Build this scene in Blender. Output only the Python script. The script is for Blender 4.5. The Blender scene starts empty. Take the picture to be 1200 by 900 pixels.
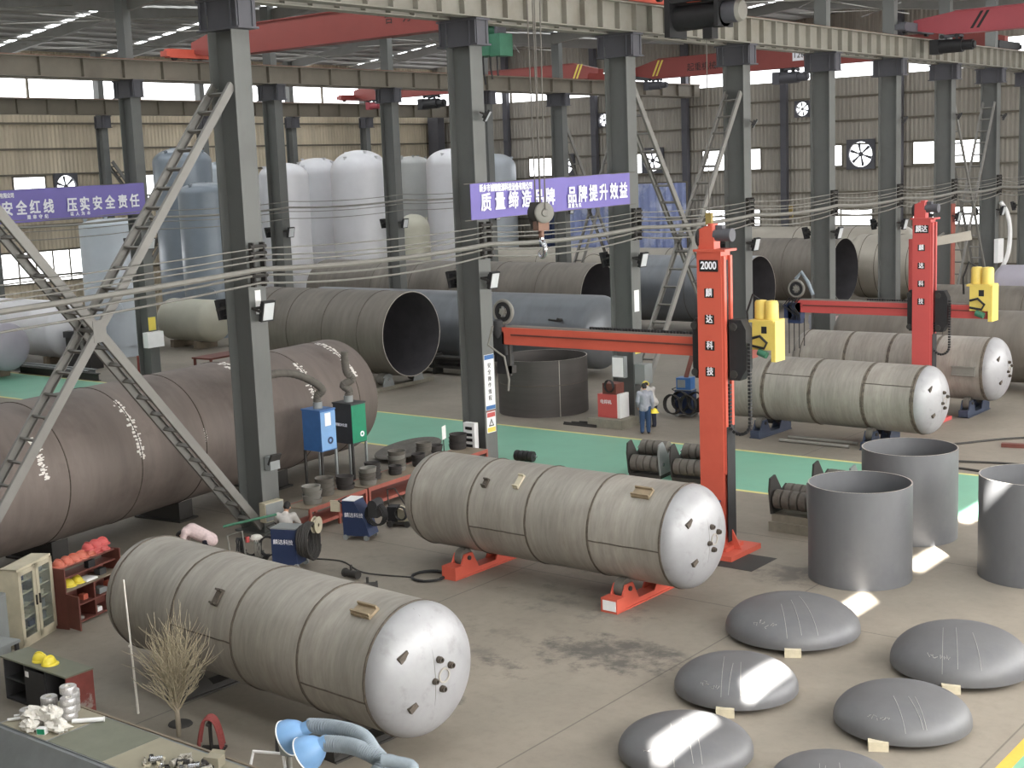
import bpy, math, random
from mathutils import Vector, Matrix
random.seed(7)
SC = bpy.context.scene
COL = SC.collection
PI = math.pi

# ------------------------------------------------------------------ camera
FPX = 1624.2                      # focal length in pixels of the 1200x900 frame
CAMZ = 9.0
def _camrot(p, r, y):
    f = Vector((math.sin(y), math.cos(y), 0)); rt = Vector((math.cos(y), -math.sin(y), 0)); up = Vector((0, 0, 1))
    f2 = f*math.cos(p) - up*math.sin(p); u2 = up*math.cos(p) + f*math.sin(p)
    return rt*math.cos(r) + u2*math.sin(r), u2*math.cos(r) - rt*math.sin(r), f2
RT, UP, FW = _camrot(0.153608, -0.038689, -0.672418)
EYE = Vector((0, 0, CAMZ))
cam = bpy.data.cameras.new('camera'); cam.sensor_width = 36; cam.lens = FPX/1200*36
cam.clip_start = .1; cam.clip_end = 400
camo = bpy.data.objects.new('camera', cam); COL.objects.link(camo)
camo.matrix_world = Matrix(((RT.x, UP.x, -FW.x, EYE.x), (RT.y, UP.y, -FW.y, EYE.y), (RT.z, UP.z, -FW.z, EYE.z), (0, 0, 0, 1)))
SC.camera = camo
def ray(x, y): return RT*((x-600)/FPX) - UP*((y-450)/FPX) + FW
def gz(x, y, z=0.0):              # photo pixel -> the point of the plane z = const behind it
    d = ray(x, y); return EYE + d*((z-CAMZ)/d.z)
def gX(x, y, X): d = ray(x, y); return EYE + d*(X/d.x)
def gY(x, y, Y): d = ray(x, y); return EYE + d*(Y/d.y)
def depth(p): return (Vector(p)-EYE).dot(FW)

# ------------------------------------------------------------------ light
SC.view_settings.view_transform = 'Standard'; SC.view_settings.look = 'None'
SC.view_settings.exposure = 0.0; SC.view_settings.gamma = 1.0; SC.view_settings.use_curve_mapping = False
w = bpy.data.worlds.new('world'); SC.world = w; w.use_nodes = True
wn = w.node_tree.nodes; bg = wn['Background']
bg.inputs['Color'].default_value = (.86, .93, 1, 1); bg.inputs['Strength'].default_value = 1.4
SUN_EL, SUN_DIR = math.radians(38), Vector((-.68, .73, 0)).normalized()    # where the light travels
sd = (SUN_DIR*math.cos(SUN_EL) + Vector((0, 0, -math.sin(SUN_EL)))).normalized()
sun = bpy.data.lights.new('sun', 'SUN'); sun.energy = 110.0; sun.angle = math.radians(.6); sun.color = (1, .96, .88)
suno = bpy.data.objects.new('sun', sun); COL.objects.link(suno); suno.rotation_euler = sd.to_track_quat('-Z', 'Y').to_euler()
def window_light(name, loc, rot, sx, sy, e, col=(1, .985, .96)):
    l = bpy.data.lights.new(name, 'AREA'); l.shape = 'RECTANGLE'; l.size = sx; l.size_y = sy; l.energy = e; l.color = col
    o = bpy.data.objects.new(name, l); COL.objects.link(o); o.location = loc; o.rotation_euler = rot
SKYLIGHT = 4.7                    # brightness of the translucent roof strips
PANE = 3.0                        # brightness of the daylit window panes
# daylight of the long window bands in the wall at the right, behind the camera
window_light('window_daylight', (1.9, 34, 7.4), (0, math.radians(82), 0), 4.6, 70, 10800)

# ------------------------------------------------------------------ materials
def S(r, g, b):
    f = lambda c: ((c/255+.055)/1.055)**2.4 if c > 10 else c/255/12.92
    return (f(r), f(g), f(b), 1)
MATS = {}
def mat(name, col, rough=.6, metal=0.0, var=.18, scale=1.5, stretch=(1, 1, 1), bump=0.0, stain=None, scol=None, sscale=.7, slim=(.52, .68), spec=.5, emit=None, bands=None):
    """plain coat with soft mottling; stain = a second colour in irregular blotches; bands = tone steps along local x"""
    m = bpy.data.materials.new(name); m.use_nodes = True; nt = m.node_tree; N = nt.nodes; L = nt.links
    b = N['Principled BSDF']; b.inputs['Roughness'].default_value = rough; b.inputs['Metallic'].default_value = metal
    b.inputs['Specular IOR Level'].default_value = spec
    tc = N.new('ShaderNodeTexCoord'); mp = N.new('ShaderNodeMapping'); mp.inputs['Scale'].default_value = tuple(s*scale for s in stretch)
    L.new(tc.outputs['Object'], mp.inputs['Vector'])
    nz = N.new('ShaderNodeTexNoise'); nz.inputs['Detail'].default_value = 6; nz.inputs['Roughness'].default_value = .65; nz.inputs['Scale'].default_value = 1
    L.new(mp.outputs[0], nz.inputs['Vector'])
    cr = N.new('ShaderNodeValToRGB'); c = col if len(col) == 4 else (*col, 1)
    cr.color_ramp.elements[0].position = .3; cr.color_ramp.elements[1].position = .7
    cr.color_ramp.elements[0].color = tuple(min(1, x*(1-var)) for x in c[:3])+(1,)
    cr.color_ramp.elements[1].color = tuple(min(1, x*(1+var)) for x in c[:3])+(1,)
    L.new(nz.outputs['Fac'], cr.inputs['Fac']); out = cr.outputs['Color']
    def mix(fac, a, bcol, mode='MIX'):
        x = N.new('ShaderNodeMix'); x.data_type = 'RGBA'; x.blend_type = mode
        if hasattr(fac, 'links'): L.new(fac, x.inputs[0])
        else: x.inputs[0].default_value = fac
        L.new(a, x.inputs[6])
        if hasattr(bcol, 'links'): L.new(bcol, x.inputs[7])
        else: x.inputs[7].default_value = bcol
        return x.outputs[2]
    if bands:
        mb = N.new('ShaderNodeMapping'); mb.inputs['Scale'].default_value = (bands[0], 0.0, 0.0); L.new(tc.outputs['Object'], mb.inputs['Vector'])
        nb = N.new('ShaderNodeTexNoise'); nb.inputs['Scale'].default_value = 1; nb.inputs['Detail'].default_value = 1; L.new(mb.outputs[0], nb.inputs['Vector'])
        rb = N.new('ShaderNodeValToRGB'); rb.color_ramp.elements[0].position = .38; rb.color_ramp.elements[1].position = .62
        rb.color_ramp.elements[0].color = (bands[1],)*3+(1,); rb.color_ramp.elements[1].color = (bands[2],)*3+(1,)
        L.new(nb.outputs['Fac'], rb.inputs['Fac']); out = mix(1.0, out, rb.outputs['Color'], 'MULTIPLY')
    if stain is not None:
        n2 = N.new('ShaderNodeTexNoise'); n2.inputs['Scale'].default_value = sscale; n2.inputs['Detail'].default_value = 7; n2.inputs['Roughness'].default_value = .6
        L.new(tc.outputs['Object'], n2.inputs['Vector'])
        r2 = N.new('ShaderNodeValToRGB'); r2.color_ramp.elements[0].position = slim[0]; r2.color_ramp.elements[1].position = slim[1]
        r2.color_ramp.elements[1].color = (stain,)*3+(1,)
        L.new(n2.outputs['Fac'], r2.inputs['Fac']); out = mix(r2.outputs['Color'], out, scol)
    L.new(out, b.inputs['Base Color'])
    if bump:
        bp = N.new('ShaderNodeBump'); bp.inputs['Strength'].default_value = bump; bp.inputs['Distance'].default_value = .02
        L.new(nz.outputs['Fac'], bp.inputs['Height']); L.new(bp.outputs[0], b.inputs['Normal'])
    if emit:
        b.inputs['Emission Color'].default_value = c; b.inputs['Emission Strength'].default_value = emit
    MATS[name] = m
    return m

def corrugated(name, col, axis, period=.3, var=.25):
    """ribbed wall sheet: ribs run up the wall, dirt streaks follow them"""
    m = mat(name, col, .75, 0, var, .35, (1, 1, .12) if axis != 'z' else (1, 1, 1), stain=.5, scol=tuple(x*.55 for x in col[:3])+(1,), sscale=.16, slim=(.5, .75))
    nt = m.node_tree; N = nt.nodes; L = nt.links; tc = [n for n in N if n.type == 'TEX_COORD'][0]
    wv = N.new('ShaderNodeTexWave'); wv.wave_type = 'BANDS'; wv.bands_direction = 'X' if axis == 'x' else 'Y'; wv.inputs['Scale'].default_value = .31416/period*.5*2
    wv.wave_profile = 'SIN'; L.new(tc.outputs['Object'], wv.inputs['Vector'])
    bp = N.new('ShaderNodeBump'); bp.inputs['Strength'].default_value = .9; bp.inputs['Distance'].default_value = .06
    L.new(wv.outputs['Fac'], bp.inputs['Height']); L.new(bp.outputs[0], N['Principled BSDF'].inputs['Normal'])
    return m

M = {}
def add(k, *a, **kw): M[k] = mat(k, *a, **kw)
add('vessel', S(160, 155, 147), .52, .2, .17, 1.0, (11, 1.6, 1.6), bump=.05, stain=.3, scol=S(118, 109, 98), sscale=1.6, slim=(.48, .74), bands=(.75, .84, 1.05))
add('vessel_head', S(156, 156, 159), .45, .15, .08, 2.2, (1, 1, 1), stain=.5, scol=S(112, 110, 106), sscale=2.4, slim=(.56, .72))
add('heat_tint', S(130, 122, 110), .55, .2, .25, 5, stain=.8, scol=S(72, 66, 60), sscale=5, slim=(.44, .6))
add('pad_tan', S(150, 134, 110), .65, .1, .2, 5)
add('weld', S(88, 80, 72), .6, .3, .35, 14)
add('brown_steel', S(122, 112, 106), .6, .25, .12, .8, (4, .7, .7), stain=.5, scol=S(74, 62, 58), sscale=.5, bands=(.5, .82, 1.08))
add('grey_steel', S(118, 112, 104), .55, .3, .18, .8, (4, .7, .7), stain=.4, scol=S(84, 76, 70), sscale=.45, bands=(.5, .9, 1.06))
add('blue_steel', S(112, 116, 121), .38, .4, .12, .8, (2, .7, .7), stain=.4, scol=S(132, 132, 132), sscale=.35)
add('pale_steel', S(176, 170, 158), .5, .2, .1, .6)
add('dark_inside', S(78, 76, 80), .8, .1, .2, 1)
add('steel_edge', S(178, 172, 164), .45, .4, .1, 2)
add('chalk_thin', S(168, 166, 162), .9, 0, .1, 9)
add('chalk', S(226, 222, 216), .9, 0, .05, 4)
add('drum_steel', S(104, 105, 108), .5, .25, .12, .8, (1, 1, .5), bump=.03, stain=.3, scol=S(70, 72, 82), sscale=.7)
add('ring_steel', S(78, 74, 72), .6, .2, .14, .8, (.5, .5, 6))
add('head_steel', S(102, 102, 104), .52, .2, .10, 1.2, stain=.3, scol=S(74, 76, 84), sscale=1.1)
add('column_paint', S(104, 106, 104), .55, .05, .10, .8, (1, 1, .3), stain=.3, scol=S(86, 86, 84), sscale=.9)
add('corbel_paint', S(84, 84, 90), .6, .05, .1, 1)
add('beam_dull', S(118, 112, 101), .6, .05, .14, .7, stain=.4, scol=S(98, 90, 80), sscale=.6)
add('beam_paint', S(136, 133, 124), .6, .05, .14, .7, stain=.4, scol=S(112, 102, 88), sscale=.6)
add('rail_steel', S(128, 98, 84), .55, .3, .15, 1)
add('brace_paint', S(126, 124, 120), .55, .1, .1, 1.2)
add('crane_red', S(136, 62, 56), .5, 0, .1, .5, stain=.3, scol=S(112, 52, 46), sscale=.5)
add('crane_crimson', S(158, 72, 80), .5, 0, .08, .5)
add('orange_red', S(200, 92, 74), .45, 0, .06, .9, stain=.2, scol=S(178, 64, 52), sscale=1.2)
add('crimson', S(192, 84, 82), .45, 0, .06, .9)
add('yellow_paint', S(222, 198, 104), .45, 0, .08, 2)
add('yellow_plastic', S(236, 216, 74), .35, 0, .04, 3)
add('orange_plastic', S(196, 106, 86), .4, 0, .08, 3)
add('green_hoist', S(64, 116, 92), .5, .1, .1, 3)
add('black', S(34, 34, 36), .6, 0, .2, 5)
add('rubber', S(58, 55, 54), .8, 0, .18, 5)
add('grey_rubber', S(96, 92, 86), .75, 0, .2, 6)
add('navy', S(44, 58, 92), .5, .05, .12, 3)
add('blue_box', S(62, 108, 166), .4, .05, .1, 3)
add('green_box', S(28, 130, 96), .4, .05, .1, 3)
add('blue_roll', S(58, 66, 84), .55, .1, .15, 3)
add('hood_blue', S(122, 164, 210), .45, 0, .08, 4)
add('hose_grey', S(128, 138, 146), .6, 0, .12, 8)
add('cable_grey', S(128, 126, 120), .6, 0, .1, 2)
add('cable_dark', S(52, 50, 48), .7, 0, .1, 2)
add('hook_yellow', S(164, 144, 86), .5, .1, .15, 4)
add('rope', S(104, 100, 94), .6, .2, .1, 4)
add('banner', S(124, 114, 182), .65, 0, .05, .8)
add('white_print', S(240, 240, 246), .6, 0, .02, 1)
add('black_print', S(30, 28, 28), .6, 0, .02, 1)
add('white_tank', S(216, 216, 220), .35, .05, .05, .6, stain=.2, scol=S(186, 186, 186), sscale=.5)
add('grey_tank', S(176, 178, 176), .4, .05, .06, .6)
add('blue_tank', S(128, 138, 148), .32, .1, .08, .5)
add('navy_tank', S(90, 104, 126), .4, .1, .1, .5)
add('lightblue_tank', S(190, 198, 206), .4, .05, .05, .6)
add('cream_tank', S(190, 188, 172), .45, .05, .06, .8)
add('lilac_tank', S(160, 156, 166), .45, .05, .06, .8)
add('shelf_red', S(156, 86, 74), .55, .05, .14, 3)
add('shelf_brown', S(110, 64, 56), .55, .05, .2, 3)
add('wood_top', S(128, 116, 100), .75, 0, .2, 2)
add('cream_paint', S(188, 180, 158), .55, 0, .12, 3)
add('cabinet_grey', S(138, 142, 142), .5, .1, .08, 2)
add('cabinet_dark', S(60, 60, 62), .6, .05, .15, 3)
add('olive_top', S(118, 120, 106), .6, .05, .1, 2)
add('rust_panel', S(128, 66, 60), .6, .05, .2, 3, stain=.7, scol=S(168, 164, 158), sscale=1.6, slim=(.62, .66))
add('concrete_block', S(132, 128, 116), .85, 0, .12, 6)
add('wood_block', S(196, 186, 162), .8, 0, .1, 8)
add('cardboard', S(152, 146, 128), .85, 0, .08, 1.5)
add('sheet_steel', S(140, 144, 146), .4, .4, .14, 1.4)
add('wire_silver', S(206, 204, 204), .35, .5, .25, 40)
add('film', S(220, 216, 208), .35, 0, .12, 14)
add('scrap_metal', S(170, 166, 156), .45, .4, .4, 30)
add('twig', S(160, 150, 128), .85, 0, .2, 8)
add('bark', S(150, 140, 124), .85, 0, .15, 8)
add('red_hose', S(136, 66, 64), .6, 0, .15, 8)
add('paper', S(236, 236, 236), .7, 0, .04, 3)
add('label_yellow', S(228, 208, 96), .6, 0, .04, 3)
add('chrome', S(190, 192, 196), .25, .9, .05, 3)
add('lamp_glass', S(206, 210, 212), .2, .0, .05, 3)
add('tarp_blue', S(140, 152, 196), .6, 0, .2, .9, (1, 1, .3), stain=.6, scol=S(206, 212, 230), sscale=.6, slim=(.5, .6))
add('white_sheet', S(222, 222, 224), .6, 0, .08, 1)
add('skin', S(196, 152, 126), .55, 0, .05, 8)
add('hair', S(26, 24, 24), .6, 0, .2, 30)
add('cloth_grey', S(150, 152, 162), .85, 0, .1, 12)
add('cloth_white', S(186, 182, 178), .85, 0, .1, 12)
add('cloth_pink', S(206, 186, 186), .85, 0, .12, 18)
add('jeans', S(44, 66, 98), .85, 0, .12, 14)
add('cloth_dark', S(40, 42, 56), .85, 0, .12, 14)
add('shoe', S(30, 28, 28), .7, 0, .1, 14)
add('roof_sheet', S(150, 148, 144), .7, 0, .14, .5)
add('roof_steel', S(132, 131, 128), .6, .1, .12, .8)
add('girt', S(104, 98, 86), .65, .05, .1, .8)
add('green_paint', S(116, 168, 144), .5, 0, .07, .6, stain=.4, scol=S(120, 160, 136), sscale=.35, slim=(.48, .72))
add('line_yellow', S(212, 202, 132), .6, 0, .1, 2)
add('line_orange', S(214, 168, 70), .6, 0, .1, 2)
def glow(k, col, e):
    m = bpy.data.materials.new(k); m.use_nodes = True; b = m.node_tree.nodes['Principled BSDF']
    b.inputs['Base Color'].default_value = (*col, 1); b.inputs['Roughness'].default_value = .5
    b.inputs['Emission Color'].default_value = (*col, 1); b.inputs['Emission Strength'].default_value = e; M[k] = m
glow('skylight', (.95, .98, 1), SKYLIGHT); glow('pane', (.97, .98, 1), PANE); glow('side_pane', (1, .98, .95), 3.0)
gm = bpy.data.materials.new('cabinet_glass'); gm.use_nodes = True; gb = gm.node_tree.nodes['Principled BSDF']
gb.inputs['Base Color'].default_value = (.8, .85, .85, 1); gb.inputs['Roughness'].default_value = .08; gb.inputs['Transmission Weight'].default_value = .95; gb.inputs['IOR'].default_value = 1.02; M['glass'] = gm
M['wall_left'] = corrugated('wall_left', S(206, 193, 170), 'y'); M['wall_end'] = corrugated('wall_end', S(158, 153, 143), 'x')

# ------------------------------------------------------------------ mesh builder
class MB:
    def __init__(s): s.v = []; s.f = []
    def add(s, vs, fs):
        o = len(s.v); s.v += [tuple(v) for v in vs]; s.f += [tuple(i+o for i in f) for f in fs]; return s
    def box(s, c, d, rz=0.0, rot=None):
        x, y, z = d[0]/2, d[1]/2, d[2]/2
        R = rot if rot is not None else Matrix.Rotation(rz, 3, 'Z'); c = Vector(c)
        p = [c + R @ Vector((sx*x, sy*y, sz*z)) for sx, sy, sz in ((-1,-1,-1),(1,-1,-1),(1,1,-1),(-1,1,-1),(-1,-1,1),(1,-1,1),(1,1,1),(-1,1,1))]
        return s.add(p, [(3,2,1,0),(4,5,6,7),(0,1,5,4),(1,2,6,5),(2,3,7,6),(3,0,4,7)])
    def bb(s, a, b):              # box from corner to corner
        return s.box([(a[i]+b[i])/2 for i in range(3)], [abs(b[i]-a[i]) for i in range(3)])
    def bar(s, p, q, w, h, up=(0, 0, 1)):
        p, q = Vector(p), Vector(q); d = (q-p); L = d.length; d.normalize(); u = Vector(up)
        sd = d.cross(u)
        if sd.length < 1e-4: sd = d.cross(Vector((1, 0, 0)))
        sd.normalize(); u = sd.cross(d)
        R = Matrix((d, sd, u)).transposed(); return s.box((p+q)/2, (L, w, h), rot=R)
    def cyl(s, p, q, r0, r1=None, n=16, caps=True):
        r1 = r0 if r1 is None else r1; p, q = Vector(p), Vector(q); d = (q-p).normalized()
        a = d.orthogonal().normalized(); b = d.cross(a)
        vs = []
        for c, r in ((p, r0), (q, r1)):
            for i in range(n): t = 2*PI*i/n; vs.append(c + a*(r*math.cos(t)) + b*(r*math.sin(t)))
        fs = [(i, (i+1) % n, n+(i+1) % n, n+i) for i in range(n)]
        if caps: fs += [tuple(range(n-1, -1, -1)), tuple(range(n, 2*n))]
        return s.add(vs, fs)
    def tube(s, pts, r, n=8, closed=False):
        pts = [Vector(p) for p in pts]; m = len(pts); vs = []; prev = None
        for i, p in enumerate(pts):
            if closed: d = pts[(i+1) % m]-pts[i-1]
            else: d = pts[min(i+1, m-1)]-pts[max(i-1, 0)]
            d.normalize()
            a = d.orthogonal().normalized() if prev is None else (prev - d*prev.dot(d)).normalized()
            prev = a; b = d.cross(a); rr = r[i] if hasattr(r, '__len__') else r
            for k in range(n): t = 2*PI*k/n; vs.append(p + a*(rr*math.cos(t)) + b*(rr*math.sin(t)))
        fs = []
        for i in range(m if closed else m-1):
            j = (i+1) % m
            for k in range(n): fs.append((i*n+k, i*n+(k+1) % n, j*n+(k+1) % n, j*n+k))
        if not closed: fs += [tuple(range(n-1, -1, -1)), tuple(range((m-1)*n, m*n))]
        return s.add(vs, fs)
    def lathe(s, prof, c=(0, 0, 0), axis='Z', n=32, closed=False):
        """prof = (radius, height) pairs turned about the axis through c"""
        c = Vector(c); E = {'Z': ((1,0,0),(0,1,0),(0,0,1)), 'X': ((0,1,0),(0,0,1),(1,0,0)), 'Y': ((0,0,1),(1,0,0),(0,1,0))}[axis]
        a, b, h = (Vector(e) for e in E); vs = []; m = len(prof)
        for r, z in prof:
            for i in range(n): t = 2*PI*i/n; vs.append(c + a*(r*math.cos(t)) + b*(r*math.sin(t)) + h*z)
        fs = []
        for j in range(m if closed else m-1):
            k = (j+1) % m
            for i in range(n): fs.append((j*n+i, j*n+(i+1) % n, k*n+(i+1) % n, k*n+i))
        return s.add(vs, fs)
    def prism(s, poly, p0, ax, ay, az, t):
        """poly in the plane (ax, ay) at p0, pushed t along az"""
        p0, ax, ay, az = Vector(p0), Vector(ax), Vector(ay), Vector(az); n = len(poly)
        vs = [p0 + ax*x + ay*y for x, y in poly] + [p0 + ax*x + ay*y + az*t for x, y in poly]
        return s.add(vs, [tuple(range(n-1, -1, -1)), tuple(range(n, 2*n))] + [(i, (i+1) % n, n+(i+1) % n, n+i) for i in range(n)])
    def sph(s, c, r, n=14, m=9, z0=-1.0):
        c = Vector(c); r = (r, r, r) if not hasattr(r, '__len__') else r; prof = []
        a0 = math.asin(z0); vs = []
        for j in range(m+1):
            a = a0 + (PI/2-a0)*j/m
            for i in range(n): t = 2*PI*i/n; vs.append(c + Vector((r[0]*math.cos(a)*math.cos(t), r[1]*math.cos(a)*math.sin(t), r[2]*math.sin(a))))
        fs = [(j*n+i, j*n+(i+1) % n, (j+1)*n+(i+1) % n, (j+1)*n+i) for j in range(m) for i in range(n)]
        fs.append(tuple(range(n-1, -1, -1)))
        return s.add(vs, fs)

def obj(name, mb, material, parent=None, loc=None, rot=None, flat=False, sharp=35):
    me = bpy.data.meshes.new(name); me.from_pydata(mb.v, [], mb.f); me.update()
    if not flat:
        me.polygons.foreach_set('use_smooth', [True]*len(me.polygons)); me.set_sharp_from_angle(angle=math.radians(sharp))
    me.materials.append(M[material] if isinstance(material, str) else material)
    o = bpy.data.objects.new(name, me); COL.objects.link(o)
    if parent is not None: o.parent = parent
    if loc is not None: o.location = loc
    if rot is not None: o.rotation_euler = rot
    return o
def tag(o, label=None, cat=None, group=None, kind=None):
    if label: o['label'] = label
    if cat: o['category'] = cat
    if group: o['group'] = group
    if kind: o['kind'] = kind
    return o
def thing(name, label, cat, loc=(0, 0, 0), rz=0.0, group=None):
    o = bpy.data.objects.new(name, None); COL.objects.link(o); o.location = loc; o.rotation_euler = (0, 0, rz); o.empty_display_size = .2
    return tag(o, label, cat, group)
def struct(name, mb, material, label=None, parent=None, **kw):
    o = obj(name, mb, material, parent, **kw)
    if parent is None: o['kind'] = 'structure'
    if label: o['label'] = label; 
    return o
def dup(root, loc=None, rz=None, label=None, group=None):
    def cp(o, par):
        c = o.copy(); COL.objects.link(c)
        if par is not None: c.parent = par
        for ch in kids.get(o.name, []): cp(ch, c)
        return c
    kids = {}
    def walk(o):
        kids[o.name] = list(o.children)
        for ch in o.children: walk(ch)
    walk(root); r = cp(root, None)
    if loc is not None: r.location = loc
    if rz is not None: r.rotation_euler = (0, 0, rz)
    if label: r['label'] = label
    if group: r['group'] = group
    return r
FACE_X = (PI/2, 0, PI/2); FACE_Y = (PI/2, 0, 0)     # lettering that faces +x / -y
def lettering(txt, size, material, parent, loc, rot, name='lettering', bold=.0, align='LEFT', sx=1.0, space=1.0):
    c = bpy.data.curves.new(name, 'FONT'); c.body = txt; c.size = size; c.extrude = .004; c.align_x = align; c.align_y = 'BOTTOM_BASELINE'; c.space_character = space
    c.materials.append(M[material]); o = bpy.data.objects.new(name, c); COL.objects.link(o); o.parent = parent
    bpy.context.view_layer.update()
    me = bpy.data.meshes.new_from_object(o.evaluated_get(bpy.context.evaluated_depsgraph_get())); bpy.data.objects.remove(o)
    if bold > 0:                  # heavier strokes: the same glyph laid over itself a hair's breadth apart
        vs = [v.co.copy() for v in me.vertices]; fs = [tuple(p.vertices) for p in me.polygons]; mb = MB()
        for i, (dx, dy) in enumerate(((-1, -1), (1, -1), (1, 1), (-1, 1))): mb.add([(v.x+dx*bold, v.y+dy*bold, v.z+i*.0004) for v in vs], fs)
        me = bpy.data.meshes.new(name); me.from_pydata(mb.v, [], mb.f); me.materials.append(M[material])
    o = bpy.data.objects.new(name, me); COL.objects.link(o); o.parent = parent
    o.location = loc; o.rotation_euler = rot; o.scale = (sx, 1, 1); return o
ORD = ['first', 'second', 'third', 'fourth', 'fifth', 'sixth', 'seventh', 'eighth', 'ninth', 'tenth', 'eleventh', 'twelfth']
# ================================================================== the hall
XA, XB, XC, XL, YE, XR = -27.0, -53.0, -77.0, -78.5, 89.5, 2.5
YA = [13.9, 23.25, 32.25, 40.5, 48.6, 56.1, 63.2, 70.1, 76.7, 83.0]
YB = [31.1, 39.6, 48.2, 56.7, 64.9, 72.4, 79.5]
YC = [46.8, 55.2, 63.4, 71.7, 79.5]
# floor: one concrete slab with oil stains and saw-cut joints
fm = mat('concrete_floor', S(138, 130, 119), .62, 0, .13, .35, (1, 1, 1), stain=.55, scol=S(116, 112, 104), sscale=.22, slim=(.45, .66), spec=.35)
def floor_marks(m):
    nt = m.node_tree; N = nt.nodes; L = nt.links; b = N['Principled BSDF']; src = b.inputs['Base Color'].links[0].from_socket
    tc = [n for n in N if n.type == 'TEX_COORD'][0]; sx = N.new('ShaderNodeSeparateXYZ'); L.new(tc.outputs['Object'], sx.inputs[0])
    def math_(op, a, c=None, cl=False):
        n = N.new('ShaderNodeMath'); n.operation = op; n.use_clamp = cl
        for i, x in enumerate((a, c)):
            if x is None: continue
            if hasattr(x, 'links'): L.new(x, n.inputs[i])
            else: n.inputs[i].default_value = x
        return n.outputs[0]
    def mix(f, a, c):
        x = N.new('ShaderNodeMix'); x.data_type = 'RGBA'; L.new(f, x.inputs[0]); L.new(a, x.inputs[6])
        x.inputs[7].default_value = c; return x.outputs[2]
    n = N.new('ShaderNodeTexNoise'); n.inputs['Scale'].default_value = 1.5; n.inputs['Detail'].default_value = 9; n.inputs['Roughness'].default_value = .72; L.new(tc.outputs['Object'], n.inputs['Vector'])
    n3 = N.new('ShaderNodeTexNoise'); n3.inputs['Scale'].default_value = 4.5; n3.inputs['Detail'].default_value = 8; n3.inputs['Roughness'].default_value = .7; L.new(tc.outputs['Object'], n3.inputs['Vector'])
    src = mix(math_('MULTIPLY', math_('MULTIPLY', math_('SUBTRACT', n3.outputs['Fac'], .46), 4.0, True), .22), src, S(96, 92, 86))
    src = mix(math_('MULTIPLY', math_('MULTIPLY', math_('SUBTRACT', n.outputs['Fac'], .56), 6.0, True), .22), src, S(160, 154, 140))
    # worn, oily patches on the working floor between the vessels
    for cx, cy, rx, ry, lo, k in ((-14.2, 20.4, 1.8, 1.2, .40, .8), (-15.6, 19.0, .7, .3, .40, .7), (-15.2, 17.0, .35, .35, .34, .7), (-16.4, 22.6, 2.6, 1.2, .46, .5), (-17.5, 17.6, 4.5, 2.0, .5, .35), (-22.5, 22.0, 3.0, 1.6, .5, .4), (-13.4, 26.6, 1.6, 1.0, .42, .6), (-17.2, 19.2, 3.2, 2.4, .47, .38), (-19.0, 24.6, 3, 2, .5, .35)):
        dx = math_('DIVIDE', math_('SUBTRACT', sx.outputs[0], cx), rx); dy = math_('DIVIDE', math_('SUBTRACT', sx.outputs[1], cy), ry)
        d2 = math_('ADD', math_('MULTIPLY', dx, dx), math_('MULTIPLY', dy, dy))
        fall = math_('SUBTRACT', 1.0, d2, True)
        thr = math_('MULTIPLY', math_('SUBTRACT', math_('ADD', n.outputs['Fac'], math_('MULTIPLY', fall, .12)), lo+.12), 7.0, True)
        f = math_('MULTIPLY', math_('MULTIPLY', thr, math_('MULTIPLY', fall, 3.0, True)), k)
        src = mix(f, src, S(72, 70, 68))
    for ax, pos in ((0, -12.8), (0, -6.8), (0, -19.0), (1, 10.6), (1, 29.2), (1, 24.0)):
        f = math_('LESS_THAN', math_('ABSOLUTE', math_('SUBTRACT', sx.outputs[ax], pos)), .016)
        src = mix(math_('MULTIPLY', f, .55), src, S(70, 68, 64))
    L.new(src, b.inputs['Base Color'])
floor_marks(fm)
struct('floor', MB().bb((XL-.3, -6, -.3), (XR+.3, YE+.3, 0)), fm, 'grey concrete workshop floor with oil stains')
struct('floor_marking_1', MB().bb((XL, 33.15, -.05), (XR, 37.75, .004)), 'green_paint', 'wide green painted aisle crossing the hall')
yl = MB(); yl.bb((XL, 37.75, -.05), (XR, 37.9, .005)); struct('floor_marking_2', yl, 'line_yellow', 'pale yellow line along the far edge of the green aisle')
yl = MB(); yl.bb((XL, 33.0, -.05), (XR, 33.15, .005)); struct('floor_marking_3', yl, 'line_yellow', 'pale yellow line along the near edge of the green aisle')
struct('floor_marking_4', MB().bb((-6.62, -5, -.05), (-6.42, 21.6, .005)), 'line_orange', 'orange line beside the green strip at the lower right')
struct('floor_marking_5', MB().bb((-6.42, -5, -.05), (-2.5, 21.6, .004)), 'green_paint', 'green painted strip at the lower right corner')

# walls: ribbed sheeting, girts, a bright clerestory band, windows
wl = MB(); wl.bb((XL-.15, -6, 0), (XL, YE, 14.35)); wl.bb((XL-.15, -6, 16.1), (XL, YE, 17.6)); struct('wall_left', wl, 'wall_left', 'ribbed beige sheet wall on the left')
we = MB(); we.bb((XL, YE, 0), (XR, YE+.15, 14.3)); we.bb((XL, YE, 16.0), (XR, YE+.15, 19.6)); struct('wall_end', we, 'wall_end', 'ribbed grey-green sheet wall at the far end')
g1 = MB(); g2 = MB()
for k in range(1, 10):
    z = 0.2+1.6*k
    if z < 14.4:
        g1.bb((XL, 5, z-.06), (XL+.12, YE-.01, z+.06)); g2.bb((XL+.13, YE-.12, z-.06), (XR, YE, z+.06))
struct('trim_1', g1, 'girt', 'horizontal girts of the left wall'); struct('trim_2', g2, 'girt', 'horizontal girts of the end wall')
def band(name, mb, label): return struct(name, mb, 'pane', label)
band('window_1', MB().bb((XL-.1, -5, 14.35), (XL-.04, YE-.2, 16.1)), 'bright clerestory band of the left wall')
band('window_2', MB().bb((XL+.2, YE+.04, 14.3), (XR, YE+.1, 16.0)), 'bright clerestory band of the end wall')
mu = MB()
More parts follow.
